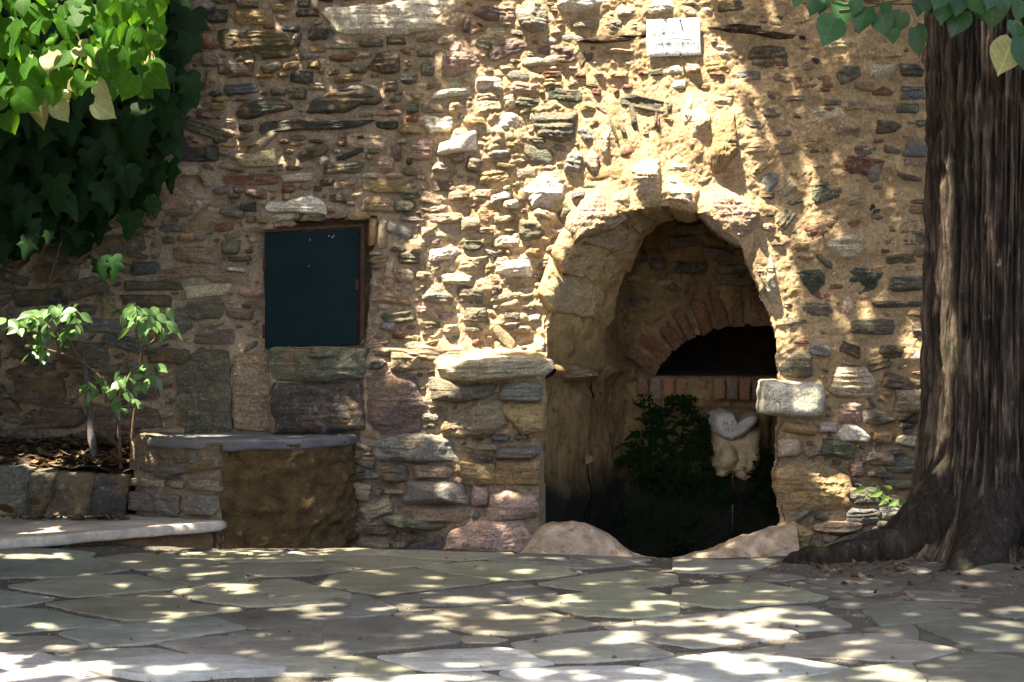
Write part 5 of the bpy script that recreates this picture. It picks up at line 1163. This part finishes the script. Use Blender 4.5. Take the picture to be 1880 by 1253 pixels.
# ------------------------------------------------------------------ ivy on the wall
iv = W(170, 200, 8.75); ivy = tag(empty('ivy', iv), 'dark glossy ivy hanging over the wall at the upper left', 'ivy', kind='thing')
IV = [(-40, -40), (345, -40), (358, 30), (350, 100), (345, 160), (356, 215), (352, 290), (330, 310), (300, 330), (290, 395), (235, 415), (200, 400), (190, 480), (160, 470), (150, 420), (120, 405), (90, 480), (40, 490), (-40, 500)]
cnt = 0
while cnt < 215:
    x, y = rnd(-40, 360), rnd(-40, 500)
    if not inside(x+rnd(-22, 22), y+rnd(-18, 18), IV) or (x > 318 and rng.random() < .6): continue
    if y > 330 and rng.random() < .5: continue
    cnt += 1
    put_leaf(L_IVY[0], W(x, y-24, 8.62+rnd(-.12, .2)), rnd(.14, .235)*(1 if y < 330 else .75), rnd(-28, 12), rnd(-25, 25), rnd(-40, 40), ivy)
for (x, y, s) in ((350, 88, .165), (205, 495, .14), (180, 500, .12), (238, 335, .15), (280, 385, .10), (285, 395, .09), (25, 365, .13), (35, 400, .12), (62, 425, .10), (62, 445, .08), (90, 448, .07), (230, 330, .16), (100, 350, .2), (55, 460, .12)):
    put_leaf(L_IVY[0], W(x, y-22, 8.46), s, rnd(-15, 5), rnd(-20, 20), rnd(-20, 20), ivy)
for pts in ([(30, -40), (60, 120), (50, 260), (85, 420), (70, 480)], [(200, -40), (220, 120), (180, 260), (200, 400)], [(330, -40), (320, 120), (310, 250), (270, 360)], [(130, 100), (150, 300), (120, 420), (85, 530)], [(90, 520), (140, 480), (190, 450)]):
    V, Fc = tube(smooth_path([W(x, y, 8.80) for x, y in pts], 6), [.007]*60, 6); o = link_mesh('stem', V, Fc, M_TWIG, ivy, True); o.location = -iv
Vm, Fm = [], []                                            # shadowed inner leaves of the mass
for k in range(2600):
    x, y = rnd(-60, 350), rnd(-60, 480)
    if not inside(x+22+rnd(0, 30), y+20, IV): continue
    c = W(x, y, rnd(8.74, 8.98)); s = rnd(.05, .10); u_ = Vector((rnd(-1, 1), rnd(-.4, .4), rnd(-1, 1))).normalized(); n_ = Vector((0, -1, rnd(-.4, .6))).normalized(); v_ = n_.cross(u_).normalized()
    b0 = len(Vm); Vm += [c-u_*s, c-v_*s*.8, c+u_*s, c+v_*s*.8]; Fm.append((b0, b0+1, b0+2, b0+3))
o = link_mesh('inner_foliage', Vm, Fm, M_IVY, ivy); o.location = -iv; o['kind'] = 'stuff'

# ------------------------------------------------------------------ shrub saplings in the bed
def sapling(label, base, stems, clusters, group='saplings in the planting bed', leafset=None, size=(.06, .1)):
    t = tag(empty('sapling', base), label, 'plant', group, kind='thing')
    for pts, r0 in stems:
        P = smooth_path([W(*p) if len(p) == 3 else Vector(p) for p in pts], 6)
        V, Fc = tube(P, np.linspace(r0, .0035, len(P)), 7, len(pts), .1); o = link_mesh('stem', V, Fc, M_TWIG, t, True); o.location = -Vector(base)
    for (x, y, rx_, ry_, n) in clusters:
        for k in range(n):
            a = rnd(0, 6.28); q_ = math.sqrt(rnd(0, 1))
            put_leaf((leafset or L_SHR)[k % len(leafset or L_SHR)], W(x+rx_*q_*math.cos(a), y+ry_*q_*math.sin(a), rnd(8.36, 8.6)), rnd(*size), rnd(-75, -15), rnd(-50, 50), rnd(-100, 100), t)
    return t
sapling('leafy sapling with two sunlit leaf clusters on a forked reddish stem', W(220, 862, 8.72),
        [([(222, 865, 8.72), (219, 800, 8.7), (214, 745, 8.66), (190, 700, 8.6), (150, 665, 8.55), (115, 650, 8.5), (80, 640, 8.5)], .011), ([(150, 665, 8.55), (135, 640, 8.5), (120, 610, 8.45)], .005), ([(115, 650, 8.5), (90, 600, 8.5), (60, 580, 8.48)], .004), ([(214, 745, 8.66), (222, 720, 8.6), (215, 700, 8.55)], .004)],
        [(55, 588, 50, 18, 26), (110, 570, 45, 20, 24), (95, 612, 40, 18, 18), (75, 640, 30, 14, 9), (130, 600, 25, 22, 10), (165, 715, 14, 12, 4), (180, 708, 22, 20, 10), (228, 700, 32, 22, 16), (215, 738, 24, 18, 8)])
sapling('slender sapling with one bright leaf cluster on a thin curved stem', W(243, 858, 8.75),
        [([(240, 860, 8.75), (243, 790, 8.72), (252, 720, 8.68), (258, 680, 8.62), (260, 650, 8.58), (275, 632, 8.5), (285, 618, 8.48), (272, 590, 8.46)], .009)],
        [(268, 575, 48, 24, 30), (265, 603, 30, 14, 10), (295, 600, 26, 12, 8), (280, 672, 14, 8, 4), (268, 690, 16, 6, 3)])
t_ = tag(empty('grey_stem', W(170, 862, 8.8)), 'leafless grey woody stem standing in the planting bed', 'plant', kind='thing')
P = smooth_path([W(176, 866, 8.8), W(168, 800, 8.8), W(163, 740, 8.82), (W(158, 690, 8.85)), W(150, 640, 8.88)], 6)
V, Fc = tube(P, np.linspace(.024, .012, len(P)), 10, 4, .12); o = link_mesh('stem', V, Fc, mat_plain('grey_bark', (.11, .105, .10), (.06, .055, .05), 30), t_, True); o.location = -Vector(t_.location)
# bright shoot beside the tree foot
sp = W(1640, 940, 8.2); shoot = tag(empty('green_shoot', sp), 'sunlit pale green shoot growing beside the tree foot', 'plant', kind='thing')
for (a, b2) in (((1645, 935), (1600, 905)), ((1650, 925), (1590, 900)), ((1625, 920), (1605, 888))):
    V, Fc = tube(smooth_path([W(*a, 8.2), W((a[0]+b2[0])/2, (a[1]+b2[1])/2-4, 8.2), W(*b2, 8.18)], 4), [.003]*9, 5); o = link_mesh('stem', V, Fc, M_SHRUB, shoot, True); o.location = -sp
for (x, y, rot, s) in ((1570, 896, 82, .13), (1600, 902, 75, .13), (1612, 912, 60, .12), (1630, 918, 70, .11), (1640, 926, 40, .12), (1618, 898, 110, .09), (1645, 915, 60, .1), (1590, 905, 95, .1)):
    put_leaf(L_NAR, W(x+20, y, 8.19+rnd(-.05, .05)), s*.82, -48, rot, 0, shoot)

# ------------------------------------------------------------------ maidenhair fern and moss in the niche
fp = W(1240, 800, 9.8); fern = tag(empty('fern', fp), 'dark green fern cushion growing beside the marble spout', 'fern', kind='thing')
FB = [(1175, 790), (1200, 755), (1225, 738), (1260, 742), (1290, 770), (1302, 800), (1300, 850), (1270, 890), (1220, 900), (1170, 880), (1140, 850), (1160, 830)]
Vm, Fm = [], []; n_made = 0
def disc(c, s, tilt):
    b0 = len(Vm); a0 = rnd(0, 6.28); n_ = Vector((rnd(-.6, .6), -1, rnd(-.2, 1.0))).normalized(); u_ = n_.cross(Vector((0, 0, 1))).normalized(); v_ = u_.cross(n_)
    for k in range(6):
        a = a0+k*math.pi/3; q_ = s*(1 if k % 2 else .72); Vm.append(c+u_*math.cos(a)*q_+v_*math.sin(a)*q_)
    Fm.append(tuple(range(b0, b0+6)))
while n_made < 280:                                       # arching fronds with small round leaflets
    x, y = rnd(1120, 1310), rnd(735, 905)
    if not inside(x, y, FB): continue
    n_made += 1; dd = float(polydist(x, y, FB)); p = W(x, y, 9.84-min(dd/40, 1)*rnd(.02, .14))
    g_ = Vector((rnd(-1, 1)+(x-1235)/90, rnd(-.9, -.1), rnd(-.3, .9)-(y-800)/160)).normalized(); L_ = rnd(.05, .15); m_ = int(L_/.007)
    for q in range(m_):
        p = p+g_*.007; g_ = (g_+Vector((0, -.01, -.05))).normalized()
        for _ in (0, 1): disc(p+Vector((rnd(-1, 1), rnd(-.6, .6), rnd(-1, 1)))*.012*(1-q/m_*.6), rnd(.004, .010)*(1.2-.5*q/m_), 0)
for (x, y, rx_, ry_, n_) in ((1400, 880, 28, 60, 420), (1210, 960, 80, 40, 260), (1290, 900, 60, 30, 200), (1180, 735, 18, 14, 50), (1250, 735, 30, 10, 90), (1380, 850, 40, 16, 120), (1250, 1010, 40, 14, 60)):
    for _ in range(n_):
        a = rnd(0, 6.28); q_ = math.sqrt(rnd(0, 1)); disc(W(x+rx_*q_*math.cos(a), y+ry_*q_*math.sin(a), rnd(9.66, 9.84)), rnd(.006, .014), 0)
o = link_mesh('fronds', Vm, Fm, M_FERN, fern); o.location = -fp; o['kind'] = 'stuff'
put_leaf(L_DRY[0], W(1082, 838, 9.36), .055, -20, 30, 20, tag(empty('fallen_leaf', W(1082, 838, 9.36)), 'small tan leaf stuck on the niche side wall', 'leaf'))

# ------------------------------------------------------------------ fallen leaves
def litter(name, label, spots, group=None):
    Vl, Fl = [], []
    base = L_DRY[0]; vb = [v.co.copy() for v in base.vertices]; fb = [tuple(p.vertices) for p in base.polygons]
    for (p, s) in spots:
        M = Matrix.Translation(p) @ Matrix.Rotation(rnd(0, 6.28), 4, 'Z') @ Matrix.Rotation(R(rnd(74, 108)), 4, 'X') @ Matrix.Rotation(rnd(-.5, .5), 4, 'Y') @ Matrix.Scale(s, 4)
        b0 = len(Vl); Vl += [M @ v for v in vb]; Fl += [tuple(i+b0 for i in f) for f in fb]
    o = link_mesh(name, Vl, Fl, M_DRY, None, True); tag(o, label, 'leaves', group, 'stuff'); return o
sp_ = []
for _ in range(330):
    x, y = rnd(-3.2, wx(240, 8.75)), rnd(8.68, 9.0); sp_.append((Vector((x, y, .36+.13*float(sm(8.62, 9.05, y))+rnd(.0, .03))), rnd(.03, .075)))
litter('leaf_litter', 'dry brown leaves lying on the planting bed soil', sp_)
sp_ = []
for _ in range(420):
    x = rnd(wx(1500, 7.6), 3.2); y = rnd(7.1, 7.75) if rng.random() < .8 else rnd(6.6, 7.4); sp_.append((Vector((x, y, float(ground_z(x, y))+rnd(.0, .025))), rnd(.015, .042)))
litter('leaf_litter', 'dry leaves and litter heaped round the tree foot', sp_)
sp_ = []
for _ in range(170):
    x = rnd(-3.0, wx(240, 8.4)); y = 8.5-rnd(0, .12); sp_.append((Vector((x, y, ZS+rnd(0, .012))), rnd(.015, .05)))
for _ in range(150):
    x = rnd(-1.3, .1); y = rnd(8.55, 8.85); sp_.append((Vector((x, y, -.14+rnd(0, .04))), rnd(.02, .06)))
for _ in range(300):
    x = rnd(-2.4, 2.6); y = rnd(5.1, 7.9); sp_.append((Vector((x, y, float(ground_z(x, y))+.012)), rnd(.006, .02)))
litter('leaf_litter', 'scattered dry leaf bits along the wall foot and step', sp_)
for (x, y, d, s, lb) in ((12, 928, 8.3, .11, 'large curled tan leaf on the step at the left edge'), (65, 915, 8.42, .075, 'curled pinkish dry leaf on the step by the edging'), (162, 934, 8.45, .05, 'small greyish dry leaf on the step below edging'), (1048, 1046, 7.3, .035, 'small yellow dry leaf on the paving below the basin')):
    p = W(x, y, d); e = tag(empty('fallen_leaf', p), lb, 'leaf', 'single dry leaves'); put_leaf(L_DRY[0], p, s, rnd(40, 80), rnd(-30, 30), rnd(-90, 90), e)

# grit in the joints of the paving
n_g = 9000; gxx = rng.uniform(-2.6, 2.9, n_g); gyy = rng.uniform(5.0, 8.0, n_g); gs_ = rng.uniform(.0018, .006, n_g)*np.where(rng.random(n_g) < .04, 1.8, 1); gz_ = ground_z(gxx, gyy)+.001
octv = np.array([(1, 0, 0), (0, 1, 0), (-1, 0, 0), (0, -1, 0), (0, 0, .8), (0, 0, -.8)]); octf = np.array([(0, 1, 4), (1, 2, 4), (2, 3, 4), (3, 0, 4), (1, 0, 5), (2, 1, 5), (3, 2, 5), (0, 3, 5)])
Vg = np.stack([gxx, gyy, gz_], -1)[:, None]+octv[None]*gs_[:, None, None]*rng.uniform(.6, 1.3, (n_g, 6, 1))
o = big_mesh('gravel', Vg.reshape(-1, 3), (octf[None]+(np.arange(n_g)*6)[:, None, None]).reshape(-1, 3), mat_plain('grit', (.22, .20, .16), (.10, .09, .07), 90), None, False); tag(o, 'fine grit and gravel scattered in the paving joints', 'gravel', kind='stuff')

# ------------------------------------------------------------------ overhead crowns of the two lindens (unseen; gaps shaped to place sun patches on wall and ground)
def lit_fraction(px, py, ground_hit):
    L = np.zeros_like(px)
    def zone(poly, val, soft=14):
        nonlocal L
        d = polydist(px, py, poly); ins = inside(px, py, poly); s = np.where(ins, d, -d)
        L = np.maximum(L, val*sm(-soft, soft, s))
    w = ~ground_hit
    wp = np.where(w, 1.0, 0.0)
    zone([(835, 118), (915, 70), (935, -260), (1330, -260), (1300, 60), (1350, 190), (1385, 250), (1410, 330), (1445, 420), (1470, 520), (1450, 640), (1250, 700), (1030, 690), (880, 655), (745, 645), (742, 560), (758, 420), (775, 310), (800, 210)], 1.0)
    zone([(1640, 560), (1710, 540), (1712, 740), (1660, 760), (1640, 660)], .8); zone([(1540, 690), (1590, 690), (1600, 760), (1560, 780)], .8)
    zone([(1470, 840), (1530, 830), (1620, 880), (1680, 930), (1660, 1010), (1540, 1000), (1490, 900)], 1.0); zone([(1390, 690), (1510, 690), (1505, 770), (1395, 770)], .9)
    zone([(1440, 960), (1480, 960), (1470, 1030), (1430, 1040)], 1.0)
    zone([(400, 600), (470, 600), (505, 800), (425, 800)], .55); zone([(480, 500), (400, 500), (400, 620), (480, 620)], .3)
    zone([(700, 650), (1000, 660), (1000, 1010), (830, 1000), (800, 830), (720, 760)], .66)
    L = L*wp
    for p in ([(1452, 230), (1475, 230), (1500, 340), (1470, 340)], [(1505, 240), (1525, 240), (1545, 330), (1520, 330)], [(1465, 290), (1485, 290), (1500, 420), (1475, 430)], [(1612, 270), (1630, 270), (1660, 380), (1640, 380)],
              [(1515, 40), (1550, 40), (1555, 120), (1530, 130)], [(1660, 90), (1700, 90), (1690, 150)], [(1440, 350), (1465, 350), (1475, 430), (1450, 430)], [(1560, 510), (1590, 500), (1600, 600), (1570, 610)], [(1640, 380), (1680, 400), (1670, 440)], [(1305, 70), (1345, 70), (1350, 140), (1315, 140)]):
        zone(p, 1.0 , 5)
    L = np.where(ground_hit, 0, L)
    G = np.zeros_like(px); keepL = L; L = G
    zone([(-300, 1195), (180, 1180), (250, 1215), (560, 1225), (760, 1215), (1000, 1195), (1300, 1185), (1600, 1180), (1650, 1230), (1900, 1240), (1900, 1400), (-300, 1400)], .46, 25); zone([(-300, 1205), (150, 1200), (260, 1235), (200, 1400), (-300, 1400)], .8, 20)
    zone([(1130, 1110), (1420, 1100), (1560, 1160), (1500, 1190), (1100, 1190)], .55, 15)
    zone([(-50, 1005), (150, 1005), (170, 1060), (-50, 1065)], .5); zone([(-100, 925), (330, 935), (380, 975), (-100, 1000)], .62); zone([(700, 1090), (1050, 1090), (1060, 1160), (750, 1160)], .42)
    zone([(-100, 1120), (120, 1120), (140, 1180), (-100, 1180)], .45); zone([(180, 1030), (640, 1080), (640, 1170), (300, 1170)], .30)
    L = np.maximum(L, .11*(px < 1450)+.02*(px >= 1450))
    zone([(1500, 1120), (1900, 1120), (1900, 1200), (1500, 1200)], .22)
    return np.where(ground_hit, L, keepL)
LIT3D = [(W(x, y, d), r_) for x, y, d, r_ in ((150, 60, 7.3, .42), (250, 90, 7.3, .3), (60, 110, 7.3, .35), (70, 190, 7.1, .22), (180, 190, 7.1, .2), (70, 590, 8.48, .20), (120, 580, 8.48, .17), (265, 585, 8.48, .17), (210, 710, 8.55, .17), (290, 600, 8.48, .1), (1605, 908, 8.19, .13), (1720, 500, 7.6, .03), (75, 640, 8.48, .12))]+[(W(1716, y, 7.72), .055) for y in range(240, 860, 40)]+[(W(x, y, 8.5), .12) for x, y in ((40, 600), (150, 570), (30, 580), (300, 570), (230, 570), (180, 690), (240, 690), (230, 740))]
ZR = 6.5
def gaps(x, y, z):
    tz = z-ZR; u_ = x+SUN.x/-SUN.z*tz; v_ = y+SUN.y/-SUN.z*tz
    kx, ky = SUN.x/-SUN.z, SUN.y/-SUN.z
    drop_wall = (8.97-v_)/ky; zw = ZR-drop_wall; gh = zw < -.05
    drop = np.where(gh, ZR, drop_wall); hx = u_+kx*drop; hy = np.where(gh, v_+ky*ZR, 8.97); hz = np.where(gh, 0, zw)
    hy_ = np.maximum(hy, .5); px = 940+hx/hy_*F; py = HOR+(EYE-hz)/hy_*F
    px2 = px+np.where(gh, 0, 14*fbm(u_*9, v_*22, 0, 2, 202)); py2 = py+np.where(gh, 0, 30*fbm(u_*7, v_*18, 3, 2, 203))
    L = lit_fraction(px2, py2, gh)
    nz_ = .5+.5*np.clip(fbm(u_*10.5, v_*10.5, 0, 2, 204, .5)/.95, -1, 1)
    nw_ = .5+.5*np.clip(fbm(u_*5.5, v_*14, 0, 2, 205)/1.1, -1, 1)
    hole = np.where(gh, nz_ < L*.80+.08, np.where(L > .93, True, nw_ < L*.9))
    hole &= ~(hy < 3.0)
    for p, rr in LIT3D:
        cu = p.x-kx*(ZR-p.z); cv = p.y-ky*(ZR-p.z)
        hole |= ((u_-cu)/rr)**2+((v_-cv)/(rr*.8))**2 < 1
    thin = np.where(gh, .03, .24*sm(290, 470, px2)*(1-sm(600, 700, py2))*np.where((px2 > 440) & (px2 < 700) & (py2 > 380), .1, 1))
    thin = np.where(~gh, np.maximum(thin, .17*sm(520, 700, px2)*sm(600, 660, py2)), thin); thin = np.where(~gh, np.maximum(thin, .10*sm(680, 760, px2)), thin); thin = np.where(~gh & (px2 > 1400), .17*(1-.5*sm(700, 900, py2)), thin)
    return hole, u_, v_, thin
def crown(owner, name, n, xr, seed):
    g_ = np.random.default_rng(seed)
    core = g_.random(n) < .8
    x = np.where(core, g_.uniform(max(xr[0], -5.6), min(xr[1], 2.0), n), g_.uniform(xr[0], xr[1], n)); y = np.where(core, g_.uniform(1.6, 8.3, n), g_.uniform(1.0, 9.6, n)); z = g_.uniform(5.9, 7.2, n)+.3*noise(x*.8, y*.8, 0, 201)
    hole, u_, v_, thin = gaps(x, y, z)
    outside = (np.abs(u_+.8) > 5.2) | (v_ < 1.2)
    keep_ = ~hole & (g_.random(n) < -np.log(np.maximum(thin, .004))/5.0)
    x, y, z = x[keep_], y[keep_], z[keep_]; m = len(x)
    s = np.where(core[keep_], g_.uniform(.016, .028, m), g_.uniform(.035, .06, m))
    nrm = np.stack([g_.normal(0, .4, m)-.15, g_.normal(0, .4, m)-.15, np.ones(m)], -1); nrm /= np.linalg.norm(nrm, axis=1)[:, None]
    a = g_.normal(size=(m, 3)); uu = np.cross(nrm, a); uu /= np.linalg.norm(uu, axis=1)[:, None]; vv = np.cross(nrm, uu)
    c = np.stack([x, y, z], -1); s = s[:, None]
    V = np.stack([c-uu*s*1.2, c-vv*s*.9, c+uu*s*1.3, c+vv*s*.9], 1).reshape(-1, 3)-np.array(owner.location)
    o = big_mesh(name, V, np.arange(m*4).reshape(-1, 4), M_CROWN, owner, False); o['kind'] = 'stuff'
crown(tree, 'crown', 150000, (.5, 5.5), 301)
crown(tree2, 'crown', 230000, (-6.5, .5), 302)
def shade_skirt(owner, name, n, side, seed):  # unseen leaf mass added beside the view to block sky light
    g_ = np.random.default_rng(seed); y = g_.uniform(4.2, 9.2, n); e = .3165*y+.75
    x = side*(e+g_.uniform(0, 1, n)**1.3*1.6); z = g_.uniform(.7, 6.0, n)
    keep_ = ~gaps(x, y, z)[0]; x, y, z = x[keep_], y[keep_], z[keep_]; m = len(x)
    nrm = np.stack([g_.normal(0, .6, m), g_.normal(-.3, .5, m), g_.uniform(.2, 1, m)], -1); nrm /= np.linalg.norm(nrm, axis=1)[:, None]
    a = g_.normal(size=(m, 3)); uu = np.cross(nrm, a); uu /= np.linalg.norm(uu, axis=1)[:, None]; vv = np.cross(nrm, uu)
    c = np.stack([x, y, z], -1); s = g_.uniform(.032, .055, m)[:, None]
    V = np.stack([c-uu*s*.9, c-uu*s*.75-vv*s*.75, c+uu*s*.35-vv*s*.7, c+uu*s*1.5, c+uu*s*.35+vv*s*.7, c-uu*s*.75+vv*s*.75], 1).reshape(-1, 3)-np.array(owner.location)
    o = big_mesh(name, V, np.arange(m*6).reshape(-1, 6), M_CROWN, owner, False); o['kind'] = 'stuff'
shade_skirt(tree2, 'shade_foliage', 30000, -1, 303)
